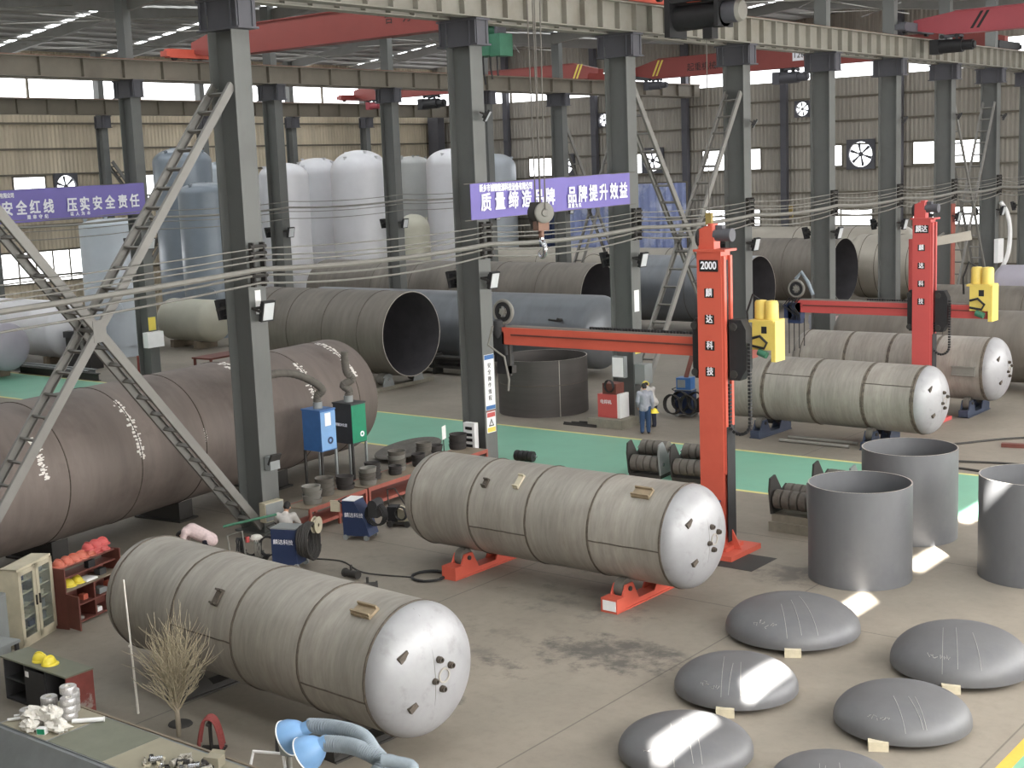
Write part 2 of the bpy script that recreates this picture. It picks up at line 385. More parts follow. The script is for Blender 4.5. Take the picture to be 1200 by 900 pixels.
for y in [8.5*i for i in range(1, 11)]: mu.bb((XL-.03, y-.07, 14.3), (XL+.1, y+.07, 16.15))
for i in range(1, 10): mu.bb((XL+8.3*i-.07, YE-.1, 14.25), (XL+8.3*i+.07, YE+.03, 16.05))
struct('trim_3', mu, 'girt', 'mullions of the clerestory bands')
nwin = [3]
def window(p0, p1, wall, label, bars=0):
    n = nwin[0]; nwin[0] += 1; fr = MB(); pa = MB()
    if wall == 'L':
        pa.bb((XL+.01, p0[0], p0[1]), (XL+.04, p1[0], p1[1])); L_ = p1[0]-p0[0]
        for k in range(bars+2):
            y = p0[0]+L_*k/(bars+1); fr.bb((XL, y-.05, p0[1]), (XL+.08, y+.05, p1[1]))
        for z in (p0[1], p1[1]): fr.bb((XL, p0[0]-.05, z-.05), (XL+.08, p1[0]+.05, z+.05))
    else:
        pa.bb((p0[0], YE-.04, p0[1]), (p1[0], YE-.01, p1[1])); L_ = p1[0]-p0[0]
        for k in range(bars+2):
            x = p0[0]+L_*k/(bars+1); fr.bb((x-.05, YE-.08, p0[1]), (x+.05, YE, p1[1]))
        for z in (p0[1], p1[1]): fr.bb((p0[0]-.05, YE-.08, z-.05), (p1[0]+.05, YE, z+.05))
    wo = struct(f'window_{n}', pa, 'pane', label); struct('window_frame', fr, 'girt', None, wo)
window((49.4, 8.2), (51.7, 9.7), 'L', 'bright window in the left wall above the purple banner')
window((57.9, 8.0), (60.2, 9.6), 'L', 'bright window in the left wall right of the purple banner')
window((45.5, 3.0), (55.5, 5.0), 'L', 'wide low window in the left wall behind the pale tank', 7)
for i, (x0, x1, z0, z1, b) in enumerate([(-68.6, -66.3, 8.35, 9.9, 0), (-59.3, -57.8, 8.3, 9.9, 0), (-52.6, -47.8, 8.3, 9.85, 1), (-43.6, -41.6, 8.35, 9.85, 0), (-36.6, -32.1, 8.3, 9.85, 1), (-28.5, -24, 8.3, 9.85, 1), (-52.4, -47.9, 4.3, 5.5, 1), (-44.0, -39.4, 4.3, 5.45, 1), (-36.6, -31.8, 4.3, 5.5, 1), (-28.5, -24, 4.3, 5.5, 1)]):
    window((x0, z0), (x1, z1), 'E', f'{"upper" if z0 > 6 else "lower"} bright window in the end wall, {ORD[i if i < 6 else i-6]} from the left', b)
# wall fans: frame, daylit round opening, six blades
def wall_fan(y_or_x, z, r, wall, label):
    base = (XL+.05, y_or_x, z) if wall == 'L' else (y_or_x, YE-.05, z)
    t = thing('wall_fan', label, 'fan', base, -PI/2 if wall == 'L' else PI, 'exhaust fans in the walls')   # local +y looks into the hall... 
    fr = MB(); s = r*1.18
    n = 32; ring = [(r*math.cos(2*PI*i/n), r*math.sin(2*PI*i/n)) for i in range(n)]
    vs = []; fs = []
    for i in range(n):
        a = 2*PI*i/n; k = 1/max(abs(math.cos(a)), abs(math.sin(a)))
        for yy in (0.0, .22):
            vs.append((ring[i][0], yy, ring[i][1])); vs.append((s*k*math.cos(a), yy, s*k*math.sin(a)))
    for i in range(n):
        j = (i+1) % n; a, b = 4*i, 4*j
        fs += [(a+2, a+3, b+3, b+2), (a, b, b+1, a+1), (a, a+2, b+2, b), (a+1, b+1, b+3, a+3)]
    fr.add(vs, fs); obj('frame', fr, 'corbel_paint', t, flat=True)
    obj('opening', MB().cyl((0, .005, 0), (0, .03, 0), r, n=32), 'pane', t)
    bl = MB(); bl.cyl((0, .08, 0), (0, .16, 0), r*.2, n=14)
    obj('hub', bl, 'corbel_paint', t)
    for k in range(6):
        a = 2*PI*k/6+.3; d = Vector((math.cos(a), 0, math.sin(a))); q = Vector((-math.sin(a), 0, math.cos(a)))
        p = [d*(r*.18)-q*(r*.05), d*(r*.18)+q*(r*.05), d*(r*.93)+q*(r*.16), d*(r*.93)-q*(r*.10)]
        v = [tuple(x+Vector((0, .10, 0))) for x in p]+[tuple(x+Vector((0, .13, 0))) for x in p]
        obj('blade', MB().add(v, [(3, 2, 1, 0), (4, 5, 6, 7), (0, 1, 5, 4), (1, 2, 6, 5), (2, 3, 7, 6), (3, 0, 4, 7)]), 'corbel_paint', t, flat=True)
wall_fan(53.1, 9.0, .72, 'L', 'round wall fan above the purple safety banner at the left')
wall_fan(-64.9, 9.2, .75, 'E', 'wall fan right of the first end-wall window, half behind a column')
wall_fan(-56.8, 9.25, .8, 'E', 'wall fan behind the long ladder brace right of the second banner')
wall_fan(-40.2, 9.1, .85, 'E', 'large six-bladed wall fan in full view between two columns')
wall_fan(-44.5, 12.35, .48, 'E', 'small wall fan high up, right of the hanging crane trolley')
wall_fan(-61.1, 12.45, .45, 'E', 'small wall fan high up, left of the third front column')
wall_fan(-73.1, 12.5, .45, 'E', 'small wall fan high up near the corner of the hall')

# wall at the right, behind the camera: window bands; its unseen, unglazed clerestory slots are placed and stepped to aim the sun patches
struct('wall_near', MB().bb((XL-.15, -6.2, 0), (XR+.2, -6, 19.5)), 'wall_end', 'sheet wall behind the camera')
wr = MB(); wr.bb((XR, -6, 0), (XR+.2, YE, 3.6)); wr.bb((XR, -6, 8.8), (XR+.2, YE, 14.6))
holes = [(2.1, 3.9, 15.5), (4.9, 6.5, 15.6), (9.7, 11.0, 16.2), (13.1, 15.4, 16.25), (16.9, 19.4, 16.9), (22.9, 24.9, 16.8)]; y = -6
for a, b, z in holes:
    wr.bb((XR, y, 14.6), (XR+.2, a, 17.5)); wr.bb((XR, a, 14.6), (XR+.2, b, z-.36)); wr.bb((XR, a, z+.36), (XR+.2, b, 17.5)); y = b
wr.bb((XR, y, 14.6), (XR+.2, YE, 17.5))
for i in range(0, 12): wr.bb((XR, -1+8*i-.2, 3.6), (XR+.2, -1+8*i+.2, 8.8))
struct('wall_right', wr, 'wall_left', 'sheet wall on the right with long window bands')
struct('window_30', MB().bb((XR+.05, -5.8, 3.6), (XR+.1, YE-.2, 8.8)), 'side_pane', 'long bright window band of the right wall')

# roof: low gables, rafters, purlins, translucent strips
RZ = lambda x: 17.5 + 1.35*(1-abs(((x-XA) % 26)/13-1))
spans = [(XL-.2, -65.7, -53.0), (-53.0, -40.0, -27.0), (-27.0, -11.2, XR+.3)]
rs = MB(); pu = MB(); sk = MB(); rf = MB()
for a, m, b in spans:
    for x0, z0, x1, z1 in ((a, 17.5, m, 18.9), (m, 18.9, b, 17.5)):
        rs.add([(x0, -6, z0), (x1, -6, z1), (x1, YE+.3, z1), (x0, YE+.3, z0), (x0, -6, z0+.1), (x1, -6, z1+.1), (x1, YE+.3, z1+.1), (x0, YE+.3, z0+.1)], [(0,1,2,3),(7,6,5,4),(0,4,5,1),(1,5,6,2),(2,6,7,3),(3,7,4,0)])
        for k in range(9):
            t = (k+.5)/9; x = x0+(x1-x0)*t; z = z0+(z1-z0)*t; pu.bb((x-.04, -5, z-.15), (x+.04, YE, z-.02))
        for y in [41.0-8.3*4, 41.0-8.3*3, 41.0-8.3*2, 41.0-8.3, 41.0, 49.4, 57.8, 66.1, 74, 81]:
            sk.add([(x0, y-.95, z0-.04), (x1, y-.95, z1-.04), (x1, y+.95, z1-.04), (x0, y+.95, z0-.04), (x0, y-.95, z0-.01), (x1, y-.95, z1-.01), (x1, y+.95, z1-.01), (x0, y+.95, z0-.01)], [(3,2,1,0),(4,5,6,7),(0,1,5,4),(1,2,6,5),(2,3,7,6),(3,0,4,7)])
        for y in [6, 14.6, 23.2, 31.4, 39.8, 48.4, 56.6, 64.6, 72.0, 79.3]:
            rf.bar((x0, y, z0-.55), (x1, y, z1-.55), .26, .6)
struct('ceiling', rs, 'roof_sheet', 'low-pitched sheet roof')
struct('trim_4', pu, 'roof_steel', 'roof purlins running along the hall')
struct('trim_5', rf, 'roof_steel', 'dark roof rafters across the bays')
struct('window_31', sk, 'skylight', 'translucent daylight strips in the roof')
tr = MB()
for x in (-70.5, -59.8, -46.5, -33.5):         # thin tie rods and hanging lamps' conduits under the roof
    for i in range(6):
        y = 31.4+8.3*i; tr.cyl((x, y, 17.2), (x, y+8.3, 17.2), .035, n=6); tr.cyl((x-3, y, 17.0), (x+3, y+8.3, 17.3), .03, n=6); tr.cyl((x+3, y, 17.0), (x-3, y+8.3, 17.3), .03, n=6)
struct('trim_6', tr, 'cable_grey', 'thin cross ties under the roof')

# ---------------------------------------------------------------- columns
def column(x, y, label, sides, dep=.9, fl=.5, z1=13.0, ztop=17.4, mat_='column_paint', zc=13.4):
    c = MB(); tf = .04
    c.bb((-dep/2, -fl/2, 0), (-dep/2+tf, fl/2, z1)); c.bb((dep/2-tf, -fl/2, 0), (dep/2, fl/2, z1)); c.bb((-dep/2+tf, -.03, 0), (dep/2-tf, .03, z1))
    c.bb((-.28, -.2, z1), (.28, .2, ztop)); c.bb((-dep/2-.12, -fl/2-.12, 0), (dep/2+.12, fl/2+.12, .05))
    o = obj('steel_column', c, mat_); o.location = (x, y, 0); tag(o, label, 'column', 'columns of the crane hall', 'structure')
    k = MB(); lo, hi = (-.78 if -1 in sides else -dep/2), (.78 if 1 in sides else dep/2); zl = zc-.78
    k.bb((lo, -fl/2-.05, zl), (hi, fl/2+.05, zl+.05)); k.bb((lo, -fl/2-.04, zc-.06), (hi, fl/2+.04, zc))
    k.bb((lo+.05, -fl/2+.02, zl+.05), (hi-.05, -fl/2+.1, zc-.06)); k.bb((lo+.05, fl/2-.1, zl+.05), (hi-.05, fl/2-.02, zc-.06))
    for xx in (lo+.1, -dep/2, dep/2, hi-.1): k.bb((xx-.02, -fl/2-.03, zl+.05), (xx+.02, fl/2+.03, zc-.06))
    obj('corbel', k, 'corbel_paint', o)
    return o
COLA = {}
for i, y in enumerate(YA):
    COLA[i] = column(XA, y, f'grey steel column, {ORD[i-1]} from the left in the front row' if i else 'grey steel column at the near end of the front row', (-1, 1), fl=.56)
for i, y in enumerate(YB): column(XB, y, f'dark grey steel column, {ORD[i]} of the second row behind the front row', (-1, 1), fl=.52, zc=13.62)
for i, y in enumerate(YC): column(XC, y, f'dark steel column against the left wall, {ORD[i]} from the left', (1,), dep=.7, fl=.45)
for i, x in enumerate([-70.5, -61.9, -53.8, -45.8, -37.4, -28.5]):
    o = obj('wind_post', MB().bb((-.22, -.2, 0), (.22, .2, 19)), 'corbel_paint'); o.location = (x, YE-.36, 0); tag(o, f'dark wind post of the end wall, {ORD[i]} from the left', 'post', 'wind posts of the end wall', 'structure')
ctop = obj('steel_column', MB().bb((-.55, -.4, 0), (.55, .4, 13.6)), 'corbel_paint'); ctop.location = (XL+1.0, YE-1.0, 0); tag(ctop, 'broad dark corner column where the two far walls meet', 'column', None, 'structure')

# ---------------------------------------------------------------- runway beams
def runway(x, y0, y1, step, off, label, mt='beam_paint', zb=13.42, zt=14.38):
    b = MB()
    b.bb((-.22, y0, zb), (.22, y1, zb+.04)); b.bb((-.25, y0, zt-.04), (.25, y1, zt)); b.bb((-.02, y0, zb), (.02, y1, zt))
    y = y0+off
    while y < y1: b.bb((-.21, y-.02, zb+.03), (.21, y+.02, zt-.03)); y += step
    o = obj('runway_beam', b, mt); o.location = (x, 0, 0); tag(o, label, 'beam', 'crane runway beams')
    obj('rail', MB().bb((-.05, y0, zt), (.05, y1, zt+.06)), 'rail_steel', o); return o
runway(XA+.52, 8, 89, 1.0, .5, 'pale ribbed crane runway beam along the front column row, nearer one')
runway(XA-.52, 8, 89, 1.0, .5, 'crane runway beam right behind the front beam, on the same columns')
runway(XB+.52, 24, 89, 2.13, .05, 'long olive crane runway beam on the second column row', 'beam_dull', zb=13.62, zt=14.48)
runway(XB-.52, 24, 89, 2.13, .05, 'crane runway beam on the far side of the second column row', 'beam_dull', zb=13.62, zt=14.48)
runway(XC+.72, 40, 89, 2.1, .3, 'grey crane runway beam along the left wall', 'girt')

# ---------------------------------------------------------------- ladder-like cross braces
def cross_brace(x, ya, yb, label, z0=.5, z1=11.6, gap=.72, nr=18, wd=.2):
    t = thing('cross_brace', label, 'brace', (x, (ya+yb)/2, z0), 0, 'ladder cross braces between columns')
    h = (yb-ya)/2; H = z1-z0
    for sgn in (-1, 1):
        off = .0 if sgn < 0 else -.0
        a = Vector((0, -h*sgn, 0)); b = Vector((0, h*sgn, H)); d = (b-a).normalized(); nrm = Vector((0, -d.z, d.y))
        for q, xx in (('near', gap/2), ('far', -gap/2)):
            c = MB(); c.bar(a+Vector((xx, 0, 0)), b+Vector((xx, 0, 0)), wd, .014, up=(1, 0, 0)) ; s_ = 1 if xx > 0 else -1
            for e in (-1, 1): c.bar(a+Vector((xx-s_*.04, 0, 0))+nrm*(e*wd/2), b+Vector((xx-s_*.04, 0, 0))+nrm*(e*wd/2), .014, .08, up=(1, 0, 0))
            obj('chord', c, 'brace_paint', t)
        L_ = (b-a).length; first = None
        for k in range(nr):
            p = a + d*(L_*(k+.5)/nr)
            if first is None:
                first = obj('rung', MB().bar((-gap/2, 0, 0), (gap/2, 0, 0), .10, .04, up=d), 'brace_paint', t, loc=p)
            else:
                r = first.copy(); COL.objects.link(r); r.parent = t; r.location = p
    obj('gusset_plate', MB().box((gap/2+.012, 0, H/2), (.012, .34, .5)), 'brace_paint', t)
    obj('gusset_plate', MB().box((-gap/2-.012, 0, H/2), (.012, .34, .5)), 'brace_paint', t)
cross_brace(XA+.02, 14.2, 22.97, 'large ladder-like steel cross brace at the left, in front of the brown shell', z0=.2, z1=11.3, nr=25)
cross_brace(XA+.02, 40.8, 48.3, 'ladder-like cross brace behind the first orange manipulator, right of the third front column')
cross_brace(XA+.02, 70.4, 76.4, 'far ladder-like cross brace above the yellow motors at the right', gap=.7, wd=.14)
cross_brace(XB, 72.7, 79.2, 'far ladder-like cross brace behind the white-lettered quality banner', nr=16)
cross_brace(XC+.1, 55.5, 63.1, 'ladder-like cross brace against the left wall behind the safety banner', z1=10.5, nr=15)

# ---------------------------------------------------------------- bridge cranes
def crane(x0, x1, y, label, mt, truck='orange_red', zb=14.62, h=1.25, stripes=None):
    t = thing('bridge_crane', label, 'crane', (x0, y, 14.5), 0, 'bridge cranes on the runway beams'); L_ = x1-x0; b = MB(); z = zb-14.5
    prof = [(.0, .28), (1.5, 0), (L_-1.5, 0), (L_, .28), (L_, .75), (L_-2.0, h), (2.0, h), (.0, .75)]
    b.prism(prof, (0, -.28, z), (1, 0, 0), (0, 0, 1), (0, 1, 0), .56); b.bb((1.5, -.36, z-.03), (L_-1.5, .36, z+.02)); b.bb((2, -.36, z+h-.02), (L_-2, .36, z+h+.02))
    obj('girder', b, mt, t, flat=True)
    for xx in (0, L_):
        e = MB(); e.bb((xx-.2, -1.7, .15), (xx+.2, 1.7, .55)); e.bb((xx-.24, -1.9, .2), (xx+.24, -1.7, .45)); e.bb((xx-.24, 1.7, .2), (xx+.24, 1.9, .45)); eo = obj('end_truck', e, truck, t)
        for yy in (-1.3, 1.3): obj('wheel', MB().cyl((xx-.07, yy, .22), (xx+.07, yy, .22), .18, n=18), 'black', eo)
    if stripes:
        for xs in stripes:
            m = MB()
            for q in (0, .28): m.add([(xs+q, -.285, z+.15), (xs+q+.14, -.285, z+.15), (xs+q+.62, -.285, z+h-.1), (xs+q+.48, -.285, z+h-.1), (xs+q, -.279, z+.15), (xs+q+.14, -.279, z+.15), (xs+q+.62, -.279, z+h-.1), (xs+q+.48, -.279, z+h-.1)], [(0,1,2,3),(7,6,5,4),(0,4,5,1),(1,5,6,2),(2,6,7,3),(3,7,4,0)])
            obj('warning_stripes', m, 'label_yellow' if stripes[0] > 0 and mt == 'crane_red' else 'black_print', t, flat=True)
    return t
def plate(t, x, z, txt, y=-.29, s=.5):
    p = obj('number_plate', MB().bb((x-s/2, y-.02, z-s/2), (x+s/2, y, z+s/2)), 'white_print', t)
    lettering(txt, s*.7, 'black_print', p, (x, y-.022, z-s*.26), FACE_Y, align='CENTER')
c1 = crane(XB+.52, XA-.52, 43.2, 'red bridge crane across the middle bay at upper left, marked 20', 'crane_red')
for ch, xx in (('合', 12.6), ('力', 13.6), ('起', 14.6), ('重', 15.6)): lettering(ch, .5, 'black_print', c1, (xx, -.287, .62), FACE_Y, align='CENTER')
plate(c1, 16.9, .95, '20')
c2 = crane(XC+.72, XB-.52, 78.0, 'red bridge crane across the left bay, seen low behind the green hoist', 'crane_red', truck='crane_red', stripes=[20.6])
c3 = crane(XB+.52, XA-.52, 80.6, 'long red bridge crane near the end wall, marked 12t', 'crane_red', truck='black', stripes=[1.5])
plate(c3, 12.2, .85, '12t', s=.75); lettering('起重机械厂', .55, 'black_print', c3, (4.2, -.287, .45), FACE_Y)
c4 = crane(XA+.52, XR-1.2, 65.0, 'crimson bridge crane with two slanted stripes at the upper right', 'crane_crimson', truck='corbel_paint', zb=14.45, h=1.0, stripes=[2.7])
c5 = crane(XA+.52, XR-1.2, 41.0, 'red bridge crane at the top edge, carrying the dark trolley', 'crane_red')
c6 = crane(XA+.52, XR-1.2, 31.0, 'red bridge crane above the picture from which the big hook hangs', 'crane_red')
# hoists hang from the girders and run along them on their own
def hoist(loc, label, mt, s=1.0, rz=0):
    t = thing('electric_hoist', label, 'hoist', loc, rz, 'electric hoists under the cranes')
    obj('drum', MB().cyl((-.45*s, 0, 0), (.45*s, 0, 0), .26*s, n=20), mt, t)
    obj('motor', MB().cyl((.45*s, 0, 0), (.85*s, 0, 0), .2*s, n=18).cyl((.85*s, 0, 0), (.93*s, 0, 0), .14*s, n=18), mt, t)
    obj('gearbox', MB().box((-.62*s, 0, 0), (.34*s, .5*s, .56*s)), mt, t)
    obj('hanger', MB().bb((-.25*s, -.05, .2*s), (-.15*s, .05, .42*s)).bb((.15*s, -.05, .2*s), (.25*s, .05, .42*s)).bb((-.4*s, -.2*s, .34*s), (.4*s, .2*s, .42*s)), 'corbel_paint', t)
    for sx in (-1, 1):
        for sy in (-1, 1): obj('trolley_wheel', MB().cyl((sx*.3*s, sy*.2*s, .36*s), (sx*.3*s, sy*.28*s, .36*s), .08*s, n=14), 'black', t)
    return t
h1 = thing('electric_hoist', 'green box-shaped hoist trolley hanging under the red crane, top centre', 'hoist', (-34.75, 43.2, 13.85), 0, 'electric hoists under the cranes')
obj('body', MB().bb((-.75, -.45, -.45), (.2, .45, .3)), 'green_hoist', h1); obj('motor', MB().bb((.2, -.4, -.5), (.72, .4, .34)), 'green_hoist', h1)
obj('gear_motor', MB().cyl((-.1, 0, .5), (.35, 0, .5), .2, n=16).bb((-.3, -.2, .28), (-.05, .2, .72)), 'green_hoist', h1)
obj('hanger', MB().bb((-.5, -.3, .3), (-.4, .3, .72)).bb((.4, -.3, .3), (.5, .3, .72)), 'corbel_paint', h1)
for k, (xx, L_) in enumerate(((-.55, 2.9), (-.3, 1.1), (.05, .9), (.4, .8))):
    obj('hanging_cable', MB().tube([(xx, -.2, -.45), (xx+.02, -.22, -.45-L_*.5), (xx+.1*math.sin(k), -.2, -.45-L_)], .035 if k else .05, 6), 'cable_grey' if k == 0 else 'black', h1)
hoist((-68.6, 78.0, 13.98), 'small dark hoist with hanging cables under the far left red crane', 'black', 1.4)
hoist((-74.3, 78.0, 14.17), 'red hoist motor at the left end of the far left crane', 'crane_crimson', 1.0)
hoist((-41.0, 80.6, 14.0), 'dark trolley hanging below the long red crane marked 12t', 'corbel_paint', 1.35)
hoist((-24.75, 65.0, 13.9), 'dark hoist with a yellow brake under the crimson crane', 'black', 1.2)
hoist((-50.9, 80.6, 14.17), 'grey hoist at the left end of the long crane, beside a column', 'corbel_paint', 1.0)
# big dark trolley in front of the runway beam
h5 = thing('crane_trolley', 'big dark crane trolley with a round motor, in front of the beam at top right', 'trolley', (-23.9, 41.0, 13.75), 0)
obj('drum', MB().cyl((-1.1, 0, 0), (.75, 0, 0), .42, n=26), 'black', h5)
obj('motor', MB().cyl((.75, 0, .05), (1.25, 0, .05), .36, n=22), 'corbel_paint', h5); obj('fan_cover', MB().lathe([(.36, 0), (.3, .14), (.2, .16), (0, .16)], (1.25, 0, .05), 'X', 22), 'cable_grey', h5)
obj('frame', MB().bb((-1.25, -.55, -.62), (-1.05, .55, .62)).bb((.6, -.5, -.4), (.75, .5, .62)).bb((-1.2, -.5, .46), (1.1, .5, .62)), 'black', h5)
obj('orange_motor', MB().cyl((-.5, -.3, .62), (0, -.3, .62), .18, n=16), 'orange_red', h5); obj('gear_motor', MB().cyl((.1, .1, .65), (.8, .1, .65), .2, n=16), 'black', h5)
obj('rope_guide', MB().bb((.0, -.2, -.75), (.35, .2, -.4)), 'black', h5)

# hook block on four ropes, hanging from the nearest crane
hk = thing('hook_block', 'crane hook block with two sheaves hanging in front of the quality banner', 'hook', (-23.43, 31.0, 7.72), math.radians(-28)); hk.scale = (1.15, 1.15, 1.15)
for sx in (-.2, .2):
    obj('sheave', MB().lathe([(.0, -.05), (.22, -.05), (.25, -.03), (.21, 0), (.25, .03), (.22, .05), (.1, .05), (.08, .08), (0, .08)], (sx, 0, .05), 'X', 24), 'cable_grey' if sx > 0 else 'cable_dark', hk)
    obj('side_plate', MB().prism([(-.12, -.35), (.12, -.35), (.2, .0), (.14, .30), (-.14, .30), (-.2, .0)], (sx-(.10 if sx < 0 else .1), 0, 0), (0, 1, 0), (0, 0, 1), (1, 0, 0), .02), 'cable_dark', hk)
obj('crosshead', MB().bb((-.16, -.14, -.38), (.16, .14, -.16)).cyl((0, 0, -.55), (0, 0, -.3), .07, n=14), 'rail_steel', hk)
hp = [(0, 0, -.5), (0, 0, -.62)]+[(.19*math.sin(a), 0, -.84+.19*math.cos(a)) for a in [i*.35 for i in range(0, 13)]]
obj('hook', MB().tube(hp[:2]+hp[2:], [.055, .06]+[.075-.0035*i for i in range(len(hp)-2)], 10), 'chrome', hk)
for i, (dx, dy) in enumerate(((-.27, 0), (-.12, .05), (.12, -.05), (.27, 0))):
    obj('wire_rope', MB().cyl((dx, dy, .1), (dx*(1.4), dy, 5.78), .017, n=6), 'rope', hk)
for p, lb in (((-23.88, 41.0, 6.9, 6.12), 'small yellow crane hook beside the first orange manipulator'), ((-41.0, 80.6, 5.6, 8.07), 'small yellow crane hook hanging in front of the end wall')):
    t = thing('crane_hook', lb, 'hook', p[:3], 0)
    obj('block', MB().box((0, 0, .2), (.22, .14, .4)), 'hook_yellow', t); obj('hook', MB().tube([(0, 0, 0)]+[(.13*math.sin(a), 0, -.2+.13*math.cos(a)) for a in [i*.4 for i in range(0, 11)]], .04, 8), 'hook_yellow', t)
    obj('wire_rope', MB().cyl((0, 0, .4), (0, 0, p[3]), .018, n=6), 'rope', t)
# ================================================================== pressure vessels on turning rolls
def head_profile(R, dep, n=14, lip=.06):
    p = [(R, 0), (R, lip)]
    for i in range(1, n+1):
        a = PI/2*i/n; p.append((R*math.cos(a)**.92 if i < n else 0.0, lip+dep*math.sin(a)))
    return p
def vessel(label, ref, ang, s0, s1, R, gap, seams, off, group, nozzles=True, lugs=(), longs=(), sw=.03):
    """ref point on the axis (x, y); the shell runs from s0 to s1 along it, a dished head closes each end"""
    a = math.radians(ang); mid = (s0+s1)/2; L_ = s1-s0
    t = thing('pressure_vessel', label, 'tank', (ref[0]+mid*math.cos(a), ref[1]+mid*math.sin(a), 0), a, group)
    zc = R+gap; h = L_/2
    obj('shell', MB().lathe([(R, -h+i*L_/12) for i in range(13)], (0, 0, zc), 'X', 72), 'vessel', t)
    obj('dished_head', MB().lathe(head_profile(R, .5*R), (h, 0, zc), 'X', 72), 'vessel_head', t)['label'] = 'bright dished end towards the right'
    b = obj('dished_head', MB().lathe(head_profile(R, .5*R), (0, 0, 0), 'X', 72), 'vessel', t, loc=(-h, 0, zc), rot=(0, 0, PI))
    rr = random.Random(off)
    for s in [s0]+list(seams)+[s1]:
        pts = []; 
        for i in range(72):
            q = 2*PI*i/72; r = R+.003+rr.random()*.004; pts.append((s-mid+rr.uniform(-.008, .008), r*math.cos(q), zc+r*math.sin(q)))
        o = obj('weld_seam', MB().tube(pts, .016, 5, True), 'weld', t)
        if s > s0+.1: obj('heat_band', MB().lathe([(R+.002, s-mid-sw), (R+.004, s-mid-sw*.4), (R+.004, s-mid+sw*.4), (R+.002, s-mid+sw)], (0, 0, zc), 'X', 72), 'heat_tint', t)
    for x0, x1, q in longs:
        q = math.radians(q); pts = [(x0-mid+(x1-x0)*i/10, -(R+.002)*math.cos(q)+0, zc+(R+.002)*math.sin(q)+rr.uniform(-.006, .006)) for i in range(11)]
        obj('weld_seam', MB().tube(pts, .016, 5), 'weld', t)
    for x, q, w_, l_, mt in lugs:
        q = math.radians(q); n = Vector((0, -math.cos(q), math.sin(q))); tg = Vector((0, math.sin(q), math.cos(q)))
        c = Vector((x-mid, 0, zc))+n*(R+.03); R3 = Matrix((Vector((1, 0, 0)), tg, n)).transposed()
        m = MB().box(c, (w_, l_, .05), rot=R3); m.box(c+n*.03+tg*(l_*.5-.03), (w_, .03, .1), rot=R3); m.box(c+n*.03-tg*(l_*.5-.03), (w_, .03, .1), rot=R3)
        obj('pad_plate', m, mt, t)
    hp = [Vector((h+.06+.5*R*math.sqrt(max(0, 1-((.12**2+(k/12.0*.97)**2)))), -.12*R, zc+k/12.0*.97*R)) for k in range(-12, 13)]
    obj('weld_seam', MB().tube([p+Vector((.002, 0, 0)) for p in hp], .006, 5), 'cable_grey', t)
    if nozzles:
        x0 = h+.06
        def on_head(y, z):
            rr_ = math.hypot(y, z)/R; return x0+.5*R*math.sqrt(max(0, 1-rr_**2))
        for y, z, r, l_ in ((.05, .0, .12, .02), (-.03, .27, .055, .08), (.2, .12, .055, .08), (-.15, -.04, .05, .07), (.0, -.2, .055, .08)):
            x = on_head(y, z); o = obj('nozzle', MB().lathe([(r*.55, -.05), (r*.55, l_), (r*.8, l_), (r*.8, l_-.03), (r, l_-.03), (r, -.05)] if r < .1 else [(r*.8, -.04), (r*.8, l_), (r, l_), (r, -.04)], (x, y, zc+z), 'X', 20), 'weld' if r < .1 else 'steel_edge', t)
            if r < .1: obj('bore', MB().cyl((x+l_-.06, y, zc+z), (x+l_-.03, y, zc+z), r*.52, n=16), 'black', o)
        for y, z in ((-.62, .45), (-.52, -.35)):
            x = on_head(y, z); obj('bracket', MB().box((x, y, zc+z), (.06, .2, .1), rot=Matrix.Rotation(.5, 3, 'X')), 'weld', t)
    return t
G = 'bare steel pressure vessels on turning rolls'
vessel('bare steel vessel nearest the camera at lower left, its bright end turned to the right', (-15, 15.12), -3.41, -5.96, .85, 1.06, .35, [-4.09, -2.4, -.7], 3, G,
       lugs=[(.35, 62, .42, .24, 'pad_tan'), (-2.95, 38, .14, .3, 'weld')], longs=[(-4.09, -2.4, 2), (-.7, .85, -14)])
vessel('bare steel vessel on red turning rolls in the middle, in front of the orange column', (-15, 23.52), -.67, -5.98, .68, 1.066, .45, [-4.3, -2.7, -1.07], 5, G,
       lugs=[(.0, 58, .42, .26, 'pad_tan'), (-3.1, 50, .14, .36, 'cream_paint'), (-3.95, 42, .12, .22, 'weld')], longs=[(-4.3, -2.7, -12), (-1.07, .68, -5)])
vessel('bare steel vessel on dark blue rolls beyond the green aisle, the nearer of two', (-15, 40.47), -2.18, -7.9, -1.12, 1.052, .5, [-6.23, -4.54, -2.73], 7, G,
       lugs=[], longs=[(-6.2, -4.54, 35), (-2.73, -1.12, 30)], sw=.07)
vessel('bare steel vessel beyond the green aisle, the farther of two, behind the crimson column', (-15, 47.11), .45, -8.1, -1.42, 1.09, .5, [-6.37, -4.74, -3.1], 9, G,
       lugs=[(-2.0, 2, .8, .34, 'cable_grey')], longs=[], sw=.06)

